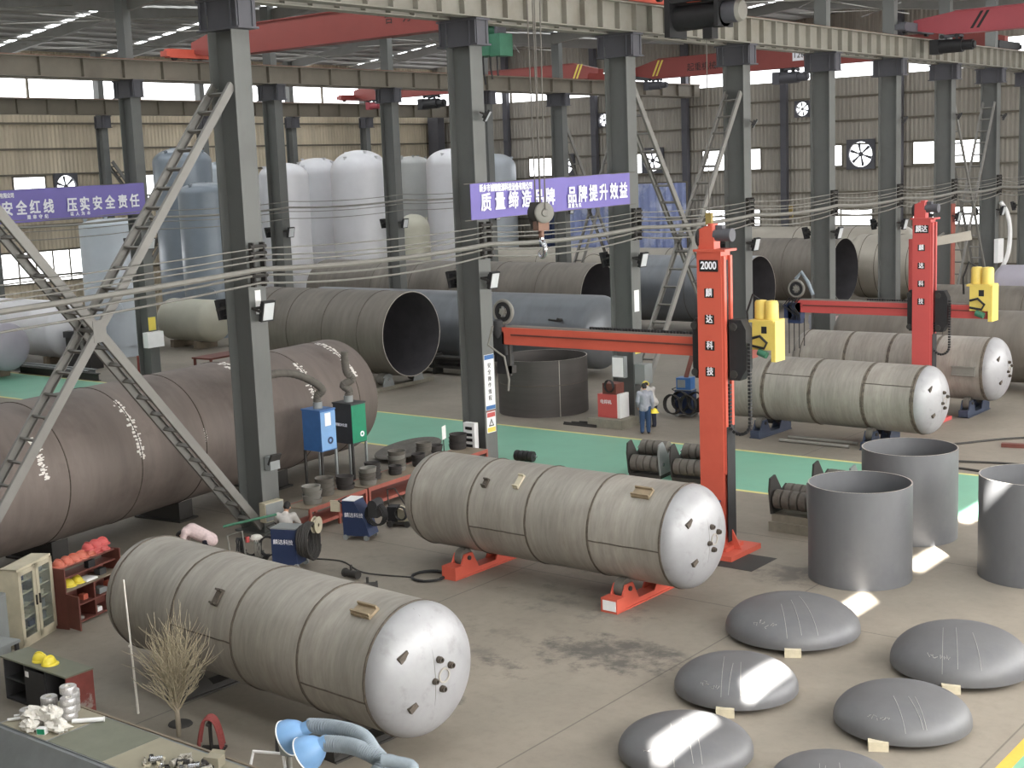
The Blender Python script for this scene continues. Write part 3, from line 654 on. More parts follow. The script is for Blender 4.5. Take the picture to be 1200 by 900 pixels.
def turning_roll(loc, rz, mt, label, gap, R=1.06, note=None):
    """base beam across the vessel axis, two wheel brackets leaning in"""
    t = thing('turning_roll', label, 'roller stand', loc, rz, 'turning rolls under the vessels'); rw = .2; yw = .64
    zw = R+gap-math.sqrt((R+rw+.012)**2-yw*yw)
    if zw < rw+.02: zw = rw+.02
    obj('base_beam', MB().bb((-.16, -1.05, 0), (.16, 1.05, .13)).bb((-.2, -1.05, 0), (.2, 1.05, .03)), mt, t)
    for s in (-1, 1):
        br = obj('wheel_bracket', MB().prism([(-.34, .13), (.34, .13), (.13, zw+.1), (-.13, zw+.1)], (-.16, s*yw, 0), (0, 1, 0), (0, 0, 1), (1, 0, 0), .04)
                 .prism([(-.34, .13), (.34, .13), (.13, zw+.1), (-.13, zw+.1)], (.12, s*yw, 0), (0, 1, 0), (0, 0, 1), (1, 0, 0), .04).bb((-.16, s*(yw+.3), .1), (.16, s*(yw+.42), .26)), mt, t)
        wl_ = obj('wheel', MB().lathe([(0, -.1), (rw, -.1), (rw, .1), (0, .1)], (0, s*yw, zw), 'X', 28), 'grey_rubber', t)
        obj('axle', MB().cyl((-.2, s*yw, zw), (.2, s*yw, zw), .05, n=12), 'cable_dark', wl_)
    obj('drive_motor', MB().cyl((-.2, .9, .26), (-.6, .9, .26), .12, n=16).bb((-.28, .78, .13), (-.1, 1.02, .4)), 'corbel_paint', t)
    if mt == 'orange_red': obj('end_block', MB().bb((-.2, -1.16, 0), (.2, -.86, .3)), mt, t)
    if note: obj('label_sheet', MB().bb((-.15, -1.172, .05), (.17, -1.162, .26)), 'paper', t)
    return t
turning_roll((-19.85, 23.58, 0), math.radians(-.7), 'orange_red', 'red turning roll under the left end of the middle vessel', .45)
turning_roll((-15.5, 23.53, 0), math.radians(-.7), 'orange_red', 'red turning roll with a white sheet under the right end of the middle vessel', .45, note=True)
turning_roll((-21.5, 40.72, 0), math.radians(-2.2), 'blue_roll', 'dark blue turning roll under the left part of the vessel beyond the aisle', .5)
turning_roll((-17.6, 40.57, 0), math.radians(-2.2), 'blue_roll', 'dark blue turning roll near the bright end of the vessel beyond the aisle', .5)
turning_roll((-19.2, 15.37, 0), math.radians(-3.4), 'cable_dark', 'black turning roll under the left end of the nearest vessel, behind the dry plant', .35)
turning_roll((-15.1, 15.13, 0), math.radians(-3.4), 'cable_dark', 'black turning roll under the bright end of the nearest vessel', .35)
turning_roll((-22.3, 47.05, 0), 0, 'blue_roll', 'turning roll under the left end of the farther vessel', .5)
turning_roll((-17.0, 47.1, 0), 0, 'blue_roll', 'turning roll under the right of the farther vessel', .5)
for dy, lb in ((-.5, 'nearer'), (.1, 'farther')):
    o = obj('steel_pipe', MB().cyl((-20.6, 0, .06), (-18.2, 0, .06), .06, n=12), 'cable_grey'); o.location = (0, 40.1+dy, 0); tag(o, f'thin pipe lying under the vessel beyond the aisle, the {lb} of two', 'pipe', 'loose pipes under the vessel')

# ------------------------------------------------------------------ big shells and tanks lying on the floor
def shell_open(label, end, ang, L_, R, gap, mt, group, left='open', rings=(), chalk=(), mt_in='dark_inside', cat='steel shell'):
    """open rolled shell whose mouth is at end (x, y); runs back L_ along -axis"""
    a = math.radians(ang); zc = R+gap; t = thing('steel_shell', label, cat, (end[0], end[1], 0), a, group); th = .035
    obj('outer_shell', MB().lathe([(R, -L_*(1-i/16)) for i in range(17)], (0, 0, zc), 'X', 80), mt, t)
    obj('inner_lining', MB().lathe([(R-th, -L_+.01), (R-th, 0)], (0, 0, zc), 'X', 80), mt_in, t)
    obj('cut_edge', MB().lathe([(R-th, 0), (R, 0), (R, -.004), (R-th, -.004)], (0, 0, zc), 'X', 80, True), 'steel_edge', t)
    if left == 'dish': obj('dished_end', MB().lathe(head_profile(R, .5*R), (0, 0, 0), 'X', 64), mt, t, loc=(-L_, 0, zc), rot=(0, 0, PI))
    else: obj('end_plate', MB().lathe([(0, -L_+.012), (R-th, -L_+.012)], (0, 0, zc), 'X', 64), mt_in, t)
    for s in rings:
        obj('weld_seam', MB().tube([(s, (R+.002)*math.cos(2*PI*i/64), zc+(R+.002)*math.sin(2*PI*i/64)) for i in range(64)], .018, 5, True), 'weld', t)
    for s, q0, q1, w_ in chalk:               # irregular chalk-white weld spatter along a seam
        rr = random.Random(int(s*100)); m = MB(); n = 44
        for i in range(n):
            q = math.radians(q0+(q1-q0)*(i+rr.random())/n); c = Vector((s+rr.gauss(0, w_*.3), -(R+.004)*math.cos(q), zc+(R+.004)*math.sin(q)))
            nn = Vector((0, -math.cos(q), math.sin(q))); tg = Vector((0, math.sin(q), math.cos(q)))
            m.box(c, (w_*rr.uniform(.3, 1), R*abs(math.radians(q1-q0))/n*rr.uniform(.8, 1.7), .006), rot=Matrix((Vector((1, 0, 0)), tg, nn)).transposed())
        obj('chalk_mark', m, 'chalk', t)
    return t
def tank(label, xr, xl, y, R, gap, mt, group, ang=0.0, dish=.45, lug=False, name='storage_tank', seams=()):
    t = thing(name, label, 'tank', ((xr+xl)/2, y, 0), math.radians(ang), group); h = (xr-xl)/2; zc = R+gap
    obj('shell', MB().lathe([(R, -h+2*h*i/14) for i in range(15)], (0, 0, zc), 'X', 72), mt, t)
    obj('dished_head', MB().lathe(head_profile(R, dish*R), (h, 0, zc), 'X', 72), mt, t)
    obj('dished_head', MB().lathe(head_profile(R, dish*R), (0, 0, 0), 'X', 72), mt, t, loc=(-h, 0, zc), rot=(0, 0, PI))
    for s in seams: obj('weld_seam', MB().tube([(s, (R+.002)*math.cos(2*PI*i/64), zc+(R+.002)*math.sin(2*PI*i/64)) for i in range(64)], .02, 5, True), 'weld', t)
    if lug: obj('pipe_stub', MB().cyl((h-1.6, -R*.93, zc+.65), (h-.9, -R*.99, zc+.62), .04, n=10).cyl((h-.95, -R*.9, zc+.65), (h-.95, -R-.12, zc+.7), .07, n=12), 'cable_dark', t)
    return t
def saddle(loc, rz, R, gap, label, mt='concrete_block', w_=.5, k=.75):
    t = thing('saddle_support', label, 'support', loc, rz, 'supports under the lying shells'); h = R*k; zc = R+gap
    poly = [(-h, 0), (h, 0)]+[(h-2*h*i/14, zc-math.sqrt((R+.03)**2-(h-2*h*i/14)**2)) for i in range(15)]
    obj('cradle', MB().prism(poly, (-w_/2, 0, 0), (0, 1, 0), (0, 0, 1), (1, 0, 0), w_), mt, t, flat=True); obj('base_plate', MB().bb((-w_/2-.1, -h-.1, 0), (w_/2+.1, h+.1, .05)), 'cable_dark', t)
    return t
GS = 'large rolled shells lying in the hall'
sh = shell_open('huge brown rolled shell at the left behind the ladder brace, chalk-white marks along its seams', (-31.07-2.3*math.sin(math.radians(7.53)), 28+2.3*math.cos(math.radians(7.53))), 97.53, 16, 1.772, .4, 'brown_steel', GS,
                rings=[-.9, -2.9, -5.2, -7.6, -9.9, -12.2], chalk=[(-.85, 84, 26, .2), (-2.95, 56, 14, .18), (-5.2, 84, 12, .2), (-9.9, 58, 2, .16), (-12.9, 40, 6, .16), (-5.25, 10, -8, .08), (-7.6, 14, 2, .05)])
D97 = Vector((math.cos(math.radians(97.53)), math.sin(math.radians(97.53)), 0))
for s, lb in ((-1.2, 'far one'), (-5.2, 'middle one'), (-9.5, 'near one')):
    p = Vector((-31.07, 28, 0))+D97*s; saddle((p.x, p.y, 0), math.radians(97.53), 1.772, .4, f'dark cradle under the huge brown shell, {lb}', 'cable_dark', k=.42)
o1 = shell_open('open grey-brown shell behind the brown one, its round dark mouth facing right', (-39.45, 42.9), 0, 8.7, 1.8, .5, 'grey_steel', GS, rings=[-1.5, -3.6, -5.8, -7.6])
def roller_support(loc, rz, R, gap, label):
    t = thing('turning_roll', label, 'roller stand', loc, rz, 'turning rolls under the vessels'); rw = .26; yw = R*.52; zw = R+gap-math.sqrt((R+rw+.012)**2-yw*yw)
    obj('base_beam', MB().bb((-.2, -R-.2, 0), (.2, R+.2, .16)), 'concrete_block', t)
    for s in (-1, 1):
        obj('side_plate', MB().prism([(-.35, .16), (.35, .16), (.2, .55), (.3, zw+.1), (.1, zw+.24), (-.1, zw+.24), (-.3, zw+.1), (-.2, .55)], (.22, s*yw, 0), (0, 1, 0), (0, 0, 1), (1, 0, 0), .05), 'cabinet_grey', t)
        wl_ = obj('wheel', MB().lathe([(0, -.2), (rw, -.2), (rw, .2), (0, .2)], (0, s*yw, zw), 'X', 28), 'grey_rubber', t); obj('axle', MB().cyl((-.3, s*yw, zw), (.3, s*yw, zw), .06, n=12), 'chrome', wl_)
roller_support((-40.3, 42.9, 0), 0, 1.8, .5, 'grey roller stand under the mouth of the open grey-brown shell')
roller_support((-46.4, 42.9, 0), 0, 1.8, .5, 'roller stand under the left end of the open grey-brown shell')
GT = 'long tanks lying across the hall'
xr = gY(716, 390, 49.0).x; tank('long blue-grey tank behind the drum ring and the orange boom, rounded right end', xr-.6, xr-17.5, 49.0, 1.6, .3, 'blue_steel', GT, lug=True)
for x in (xr-3.2, xr-9, xr-15): saddle((x, 49.0, 0), 0, 1.6, .3, f'cradle under the long blue-grey tank, {"right" if x > xr-5 else "middle" if x > xr-12 else "left"} one', 'cable_dark')
xr2 = gY(703, 345, 59.6).x; x2l = gY(376, 330, 59.6).x
shell_open('long grey shell with a dark mouth just left of the third front column', (xr2, 59.6), 0, xr2-x2l-.8, 1.75, .5, 'grey_steel', GS, left='dish', rings=[-3, -6, -9, -12, -15])
xr3 = gY(890, 340, 64.4).x; x3l = gY(735, 340, 64.4).x
shell_open('wide grey shell behind the orange column, large dark mouth facing right', (xr3, 64.4), 0, xr3-x3l, 1.79, .5, 'blue_steel', GS, left='dish', rings=[-3.5, -7, -10.5])
xr4 = gY(990, 315, 76.5).x; x4l = gY(868, 315, 76.5).x
shell_open('grey shell with a tall dark mouth behind the fifth front column', (xr4, 76.5), 0, xr4-x4l+2, 1.9, .45, 'grey_steel', GS, rings=[-3.2, -6.4, -9])
xt = gY(826, 300, 82.4).x; tank('long beige tank behind the shells, hook hanging above it', xt, gY(548, 300, 82.4).x, 82.4, 1.3, .6, 'pale_steel', GT, seams=[-8, -3, 3, 8])
xt = gY(1052, 280, 86).x; tank('long pale grey tank lying in front of the end wall', xt, gY(828, 280, 86).x, 86.7, 2.0, .4, 'pale_steel', GT, seams=[-4, 0, 4])
tank('pale corrugated-looking tank behind the crimson column', gY(1100, 310, 80.5).x, gY(1009, 310, 80.5).x, 81, 1.95, .3, 'pale_steel', GT, seams=[-2, -1, 0, 1, 2])
x7 = gY(982, 395, 52.6).x; tank('large dark steel tank at the right edge behind the farther vessel', x7+17, x7+.6, 52.8, 1.36, .25, 'grey_steel', GT, seams=[-4, 1, 4.6])
x8 = gY(1092, 340, 61.5).x; tank('dark steel tank at the right edge, second row back', x8+13, x8-.3, 61.8, 1.35, .35, 'grey_steel', GT, seams=[-2, 2.4])
x9 = gY(1166, 315, 71).x; tank('dark rounded tank at the right edge, farthest row', x9+9, x9+.4, 71.6, 1.42, .35, 'lilac_tank', GT)
def props(label, y, gap, xs, w_=1.4):
    for i, x in enumerate(xs):
        o = obj('timber_bolster', MB().bb((-.15, -w_/2, 0), (.15, w_/2, gap)).bb((-.15, -w_/2, gap), (.15, -w_/2+.2, gap+.06)).bb((-.15, w_/2-.2, gap), (.15, w_/2, gap+.06)), 'wood_top'); o.location = (x, y, 0)
        tag(o, f'{label}, {ORD[i]} from the left', 'timber', 'timber bolsters under far tanks')
props('bolster under the grey shell left of the third front column', 59.6, .5, (xr2-12, xr2-2))
props('bolster under the wide grey shell behind the orange column', 64.4, .5, (xr3-8, xr3-1.6))
props('bolster under the grey shell with the tall mouth', 76.5, .45, (xr4-6, xr4-1.2))
props('bolster under the long beige tank', 82.4, .6, (-66, -60, -50.5))
props('bolster under the pale tank by the end wall', 86.7, .4, (-48, -36))
props('bolster under the tank behind the crimson column', 81, .3, (-34, -31))
props('bolster under the large dark tank at the right edge', 52.8, .25, (x7+2, x7+10)); props('bolster under the second dark tank at the right edge', 61.8, .35, (x8+1.5, x8+9)); props('bolster under the farthest dark tank at the right edge', 71.6, .35, (x9+2, x9+7))

# tanks lying at the far left
tank('white-grey tank lying at the left edge behind the machinery', gX(84, 360, -60.5).x-.8, -70, 41.0, 1.45, .35, 'white_tank', GT)
tank('lilac tank end peeking in at the left edge', -59.8, -66, 36.5, 1.15, .4, 'lilac_tank', GT)
tank('short cream tank with a round end, right of the first dark column', -59.3, -62.4, 48.6, 1.15, .35, 'cream_tank', GT, dish=.6)
props('bolster under the white-grey tank at the left edge', 41.0, .35, (-68, -62.6)); props('bolster under the lilac tank', 36.5, .4, (-65, -61)); props('bolster under the short cream tank', 48.6, .35, (-62, -60))

# standing tanks along the left wall
GW = 'standing tanks along the left wall'
def upright(label, xc, ytop, wpx, X, mt, dome=.5, fit=0):
    p = gX(xc, ytop, X); R = wpx/2/FPX*depth(p); zt = p.z
    t = thing('standing_tank', label, 'tank', (p.x, p.y, 0), 0, GW); H = zt-dome*R-.6
    obj('shell', MB().lathe([(R, .6+(H)*i/8) for i in range(9)], (0, 0, 0), 'Z', 64), mt, t)
    obj('top_head', MB().lathe(head_profile(R, dome*R), (0, 0, .6+H), 'Z', 64), mt, t)
    obj('skirt', MB().lathe([(R*.93, 0), (R*.93, .62)], (0, 0, 0), 'Z', 48), mt, t)
    rr = random.Random(int(xc))
    for k in range(6 if fit else 3):
        q = 2*PI*k/(6 if fit else 3)+rr.random(); r = R*(.55 if k % 2 else .8); z = .6+H+.06+dome*R*math.sqrt(1-(r/R)**2)
        obj('nozzle', MB().cyl((r*math.cos(q), r*math.sin(q), z-.2), (r*math.cos(q), r*math.sin(q), z+.14), .08, n=12).cyl((r*math.cos(q), r*math.sin(q), z+.1), (r*math.cos(q), r*math.sin(q), z+.16), .13, n=12), mt, t)
    obj('manway', MB().cyl((R*.75, -R*.62, 2.6), (R*.83, -R*.7, 2.6), .32, n=24), mt, t)
    return t
upright('pale blue standing tank at the left below the safety banner', 131, 257, 76, -62.3, 'lightblue_tank', .2)
upright('tall blue-grey standing tank half hidden behind the ladder brace', 212, 174, 68, -70.0, 'blue_tank')
upright('blue-grey standing tank in front of the taller one, left of the first front column', 238, 215, 60, -63.8, 'blue_tank', .4)
upright('small pale standing tank peeking out left of the first front column', 258, 190, 36, -74.5, 'lightblue_tank')
upright('white standing tank just right of the first front column', 331, 192, 58, -67.0, 'white_tank', .55)
upright('white domed standing tank left of the widest white one', 370, 186, 58, -73.3, 'white_tank', .6, 1)
upright('widest white standing tank with many nozzles on its dome', 420, 177, 68, -67.2, 'white_tank', .75, 1)
upright('white-grey standing tank right of the second dark column, upper one', 481, 184, 44, -73.5, 'grey_tank', .4, 1)
upright('short pale green standing tank with a round top, right of the second dark column', 484, 252, 38, -63.5, 'cream_tank', .9)
upright('tall white standing tank just left of the second front column', 529, 175, 62, -67.5, 'white_tank', .6)
upright('pale standing tank just right of the second front column', 580, 181, 48, -70.0, 'lightblue_tank', .7)

# ------------------------------------------------------------------ upright drum rings
def drum(label, c, R, H, mt, th=.03, band=False, yseam=None):
    t = thing('drum_ring', label, 'steel drum', (c[0], c[1], 0), 0, 'upright rolled rings')
    obj('outer_wall', MB().lathe([(R, H*i/8) for i in range(9)], (0, 0, 0), 'Z', 96), mt, t)
    obj('inner_wall', MB().lathe([(R-th, H*i/8) for i in range(9)], (0, 0, 0), 'Z', 96), mt, t)
    obj('top_edge', MB().lathe([(R-th, H), (R, H), (R, H-.005), (R-th, H-.005)], (0, 0, 0), 'Z', 96, True), 'steel_edge', t)
    if band:
        obj('weld_seam', MB().tube([((R+.002)*math.cos(2*PI*i/80), (R+.002)*math.sin(2*PI*i/80), H*.56) for i in range(80)], .018, 5, True), 'weld', t)
    if yseam is not None:
        q = math.radians(yseam); obj('weld_seam', MB().cyl(((R+.002)*math.cos(q), (R+.002)*math.sin(q), .01), ((R+.002)*math.cos(q), (R+.002)*math.sin(q), H-.01), .014, n=6), 'steel_edge', t)
    return t
drum('wide low dark ring standing under the orange boom', (-31.11, 40.95), 1.68, 2.08, 'ring_steel', band=True, yseam=-32)
drum('dark grey steel drum in front of the other two at the right', (-12.3, 27.29), 1.095, 2.1, 'drum_steel')
drum('grey steel drum behind the front one, standing partly on the green aisle edge', (-12.72, 31.01), 1.108, 2.15, 'drum_steel')
drum('grey steel drum cut by the right edge of the picture', (-9.3, 29.2), 1.06, 2.2, 'drum_steel')

# ------------------------------------------------------------------ dished heads on wooden blocks
def dish(label, c, R, zt, tilt=(0, 0), marks=1):
    t = thing('dished_head', label, 'tank head', (c[0], c[1], .1), 0, 'dished heads lying on the floor'); D = zt
    prof = [(R-.03, 0), (R, 0), (R, .05)]+[(R*math.cos(PI/2*i/18)**.9 if i < 18 else 0.0, .05+D*math.sin(PI/2*i/18)) for i in range(1, 19)]
    inner = [(R-.03, 0)]+[((R-.03)*math.cos(PI/2*i/12) if i < 12 else 0.0, (D+.02)*math.sin(PI/2*i/12)) for i in range(1, 13)]
    obj('crown', MB().lathe(prof, (0, 0, 0), 'Z', 96), 'head_steel', t); obj('underside', MB().lathe(inner, (0, 0, 0), 'Z', 64), 'head_steel', t)
    rr = random.Random(marks)
    def surf(x, y):
        r = min(.999, math.hypot(x, y)/R)
        return Vector((x, y, .055+D*math.sqrt(max(0, 1-(r**(1/.9))**2))))
    m = MB()                                   # chalk layout lines scratched over the crown
    for k in range(3):
        q = -1.0+rr.uniform(-.06, .06)+(.12 if marks % 2 else -.12); u = Vector((math.cos(q), math.sin(q))); o_ = (-.22, -.04, .1)[k]*R+rr.uniform(-.04, .04); s0_ = rr.uniform(-.1, .35)
        pts = [surf(u.x*s*R-u.y*o_*(1+.25*s), u.y*s*R+u.x*o_*(1+.25*s))+Vector((0, 0, .002)) for s in [(s0_+(.93-s0_)*i/16) for i in range(17)]]
        m.tube(pts, .004, 4)
    for k in range(6):
        q = -1.75+.07*k+rr.uniform(-.03, .03); r0 = R*rr.uniform(.8, .86); pts = []
        for i in range(4): a = q+rr.uniform(-.05, .05); rr2 = r0+rr.uniform(-.04, .04); pts.append(surf(rr2*math.cos(a), rr2*math.sin(a))+Vector((0, 0, .003)))
        m.tube(pts, .004, 4)
    obj('chalk_mark', m, 'chalk_thin', t)
    return t
HD = [('dished head just in front of the front grey drum, back one of the left row', (-11.83, 23.20), 1.27, .56), ('dished head with a sun patch across it, second nearest of the left row', (-11.25, 19.96), 1.05, .47),
      ('dished head at the bottom of the picture with a wide sun patch', (-10.62, 17.26), 1.03, .43), ('dished head at the right edge covered in chalk lines, the back one', (-8.51, 23.06), 1.20, .63),
      ('dished head at the lower right in front of the chalk-covered one', (-8.37, 20.16), 1.07, .48), ('dished head cut off by the bottom edge', (-8.26, 17.37), .87, .32)]
BK = [(412, 508, 'under the farthest left dished head'), (148, 703, ''), (0, 0, ''), (985, 626, ''), (635, 797, '')]
for i, (lb, c, R, zt) in enumerate(HD):
    dish(lb, c, R, zt, marks=i+1)
blocks = [(0, .0, 1.25), (1, -.5, 1.03), (3, -.35, 1.18), (4, -.95, 1.05)]
names = ['under the back left dished head', 'under the sun-lit dished head', 'under the chalk-covered dished head at the right', 'under the lower right dished head']
for n, (i, q, r) in zip(names, blocks):
    c = HD[i][1]; toward = math.atan2(-c[1], -c[0])+q*.35; 
    o = obj('wooden_block', MB().box((0, 0, .075), (.3, .16, .15), rz=.5), 'wood_block'); o.location = (c[0]+math.cos(toward)*(r+.03), c[1]+math.sin(toward)*(r+.03), 0); tag(o, f'pale wooden block {n}', 'block', 'wooden blocks under the heads')
for i, (lb, c, R, zt) in enumerate(HD):          # the blocks hidden below each head carry it
    for k in range(3):
        q = .77+1.2*k; o = obj('wooden_block', MB().box((0, 0, .05), (.16, .16, .1), rz=q), 'wood_block'); o.location = (c[0]+math.cos(q)*R*.93, c[1]+math.sin(q)*R*.93, 0); tag(o, f'pale wooden block at the back, under the {["back left", "sun-lit", "bottom", "chalk-covered", "lower right", "cut-off"][i]} dished head', 'block', f'blocks below the {["back left", "sun-lit", "bottom", "chalk-covered", "lower right", "cut-off"][i]} head')
# ================================================================== cables along the column rows
def sag_line(x, ys, zs, sag, r, z0=0):
    pts = []
    for (a, b), (za, zb) in zip(zip(ys, ys[1:]), zip(zs, zs[1:])):
        for i in range(9):
            t = i/9; pts.append((x, a+(b-a)*t, za+(zb-za)*t-sag*4*t*(1-t)))
    pts.append((x, ys[-1], zs[-1])); return pts
ysA = [6]+YA[1:]
cz = [(7.28, .016, .10, -26.42), (7.12, .018, .16, -26.40), (6.98, .02, .13, -26.36), (6.76, .07, .12, -26.30), (6.62, .03, .2, -26.42), (6.42, .028, .22, -26.40)]
nm = ['topmost', 'second', 'third', 'thick fourth', 'fifth', 'lowest']
for k, (z, r, sg, x) in enumerate(cz):
    base = [z-.45+.0]+[z+.02+.035*i for i in range(len(YA)-1)]
    o = obj('power_cable', MB().tube(sag_line(x, ysA, base, sg, r), r, 6), 'cable_grey'); tag(o, f'grey cable strung along the front columns, {nm[k]} of the six', 'cable', 'cables along the front columns')
for k, (z, r, x) in enumerate([(7.75, .02, -52.3), (7.45, .05, -52.25), (7.25, .02, -52.3), (6.9, .02, -52.28)]):
    o = obj('power_cable', MB().tube(sag_line(x, [24]+YB, [z-.2]+[z+.04*i for i in range(len(YB))], .12, r), r, 6), 'cable_grey'); tag(o, f'grey cable strung along the second column row, {["topmost", "thick second", "third", "lowest"][k]}', 'cable', 'cables along the second column row')
rk = None
for i in range(1, len(YA)):
    m = MB().bb((-.02, -.2, -.55), (.14, -.15, .55)).bb((-.02, .15, -.55), (.14, .2, .55))
    for z in (.45, .28, .12, -.1, -.28, -.46): m.cyl((.1, -.26, z), (.1, .26, z), .045, n=8)
    o = obj('cable_bracket', m, 'cable_dark'); o.location = (XA+.475, YA[i], 6.86+.035*i); tag(o, f'dark cable bracket with insulators on the front column, {ORD[i-1]} from the left', 'bracket', 'cable brackets on the front columns')

# floodlights clamped to the columns in pairs
fl = thing('floodlight', '', 'lamp', (0, 0, 0), 0, 'floodlights on the columns')
obj('housing', MB().prism([(-.2, -.26), (.2, -.26), (.2, .26), (-.2, .26)], (0, 0, 0), (0, 1, 0), (0, 0, 1), (1, 0, 0), .1).bb((-.1, -.12, -.16), (0, .12, .16)), 'black', fl)
obj('lens', MB().bb((.1, -.16, -.22), (.112, .16, .22)), 'lamp_glass', fl)
obj('bracket', MB().bb((-.24, -.24, -.03), (.06, -.21, .03)).bb((-.24, .21, -.03), (.06, .24, .03)).bb((-.27, -.24, -.03), (-.24, .24, .03)), 'cable_dark', fl)
first = True
for row, X, ys, zl in (('front row', XA, YA[1:], 5.75), ('second row', XB, YB[1:], 6.3)):
    for i, y in enumerate(ys):
        for s, nm_ in ((1, 'right'), (-1, 'left')):
            lb = f'floodlight on the {nm_} side of the {row} column, {ORD[i]} from the left'
            loc = (X+s*.72, y-(.0 if s > 0 else .1), zl)
            o = fl if first else dup(fl, loc)
            o.location = loc; o.rotation_euler = (0, math.radians(14), 0 if s > 0 else PI); o['label'] = lb; first = False
            if s < 0 and row == 'second row': o.rotation_euler = (0, math.radians(14), PI)
for i, (x, y, z) in enumerate([(XA+.74, YA[2], 10.6), (XA+.74, YA[6], 10.6), (XA+.74, YA[8], 10.8), (XA+.74, YA[4], 10.4), (XA+.74, YA[7], 10.8)]):
    o = dup(fl, (x, y, z), None, f'small floodlight high on the front column, {["second", "sixth", "eighth", "fourth", "seventh"][i]} from the left'); o.rotation_euler = (0, math.radians(30), .5); o.scale = (.7, .7, .7)

# ------------------------------------------------------------------ banners between columns
def banner(x, y0, y1, zb, zt, label, dz=.0):
    t = thing('banner', label, 'banner', (x, y0, zb), 0, 'purple slogan banners'); L_ = y1-y0; H = zt-zb; n = 24; m = MB(); vs = []
    for i in range(n+1):
        y = L_*i/n; q = .02*math.sin(y*2.1)
        vs += [(q, y, dz*i/n), (q+.02*math.sin(y*3), y, H+dz*i/n), (q-.02, y, dz*i/n), (q-.02+.02*math.sin(y*3), y, H+dz*i/n)]
    fs = []
    for i in range(n):
        a, b = 4*i, 4*i+4; fs += [(a, b, b+1, a+1), (a+2, a+3, b+3, b+2), (a, a+2, b+2, b), (a+1, b+1, b+3, a+3)]
    m.add(vs, fs); obj('cloth', m, 'banner', t); obj('tie_rope', MB().cyl((.0, -.3, H), (.0, L_+.3, H+dz), .012, n=6).cyl((.0, -.3, 0), (.0, L_+.3, dz), .012, n=6), 'rope', t)
    return t
b1 = banner(-26.44, 31.6, 40.1, 7.55, 8.62, 'purple banner with white slogan between the second and third front columns', dz=.12)
for (ch, y) in zip('质量缔造品牌品牌提升效益', (.39, 1.06, 1.72, 2.38, 3.02, 3.6, 4.78, 5.38, 5.98, 6.58, 7.2, 7.76)): lettering(ch, .56, 'white_print', b1, (.05, y, .30+.012*y), FACE_X, bold=.014, sx=.9)
lettering('新乡市诚德能源科技设备有限公司', .24, 'white_print', b1, (.05, .35, .84), FACE_X, bold=.008, sx=.72)
lettering('质 量 为 先', .15, 'white_print', b1, (.05, 4.8, .16), FACE_X, bold=.005); lettering('精 益 求 精', .15, 'white_print', b1, (.05, 3.0, .13), FACE_X, bold=.005)
b2 = banner(-52.3, 29.9, 39.5, 7.52, 8.9, 'purple safety banner with white slogan at the left on the second column row', dz=.14)
for (ch, y) in zip('坚守安全红线压实安全责任', (-.35, .3, .96, 1.62, 2.26, 2.91, 4.07, 4.71, 5.36, 6.02, 6.69, 7.33)):
    lettering(ch, .62, 'white_print', b2, (.06, y+1.4, .42+.012*y), FACE_X, bold=.016, sx=.84)
lettering('源科技设备有限公司', .22, 'white_print', b2, (.06, 1.5, 1.12), FACE_X, bold=.008, sx=.75)
lettering('遵  章  守  纪', .18, 'white_print', b2, (.06, 3.5, .2), FACE_X, bold=.006); lettering('以  人  为  本', .18, 'white_print', b2, (.06, 5.6, .24), FACE_X, bold=.006)

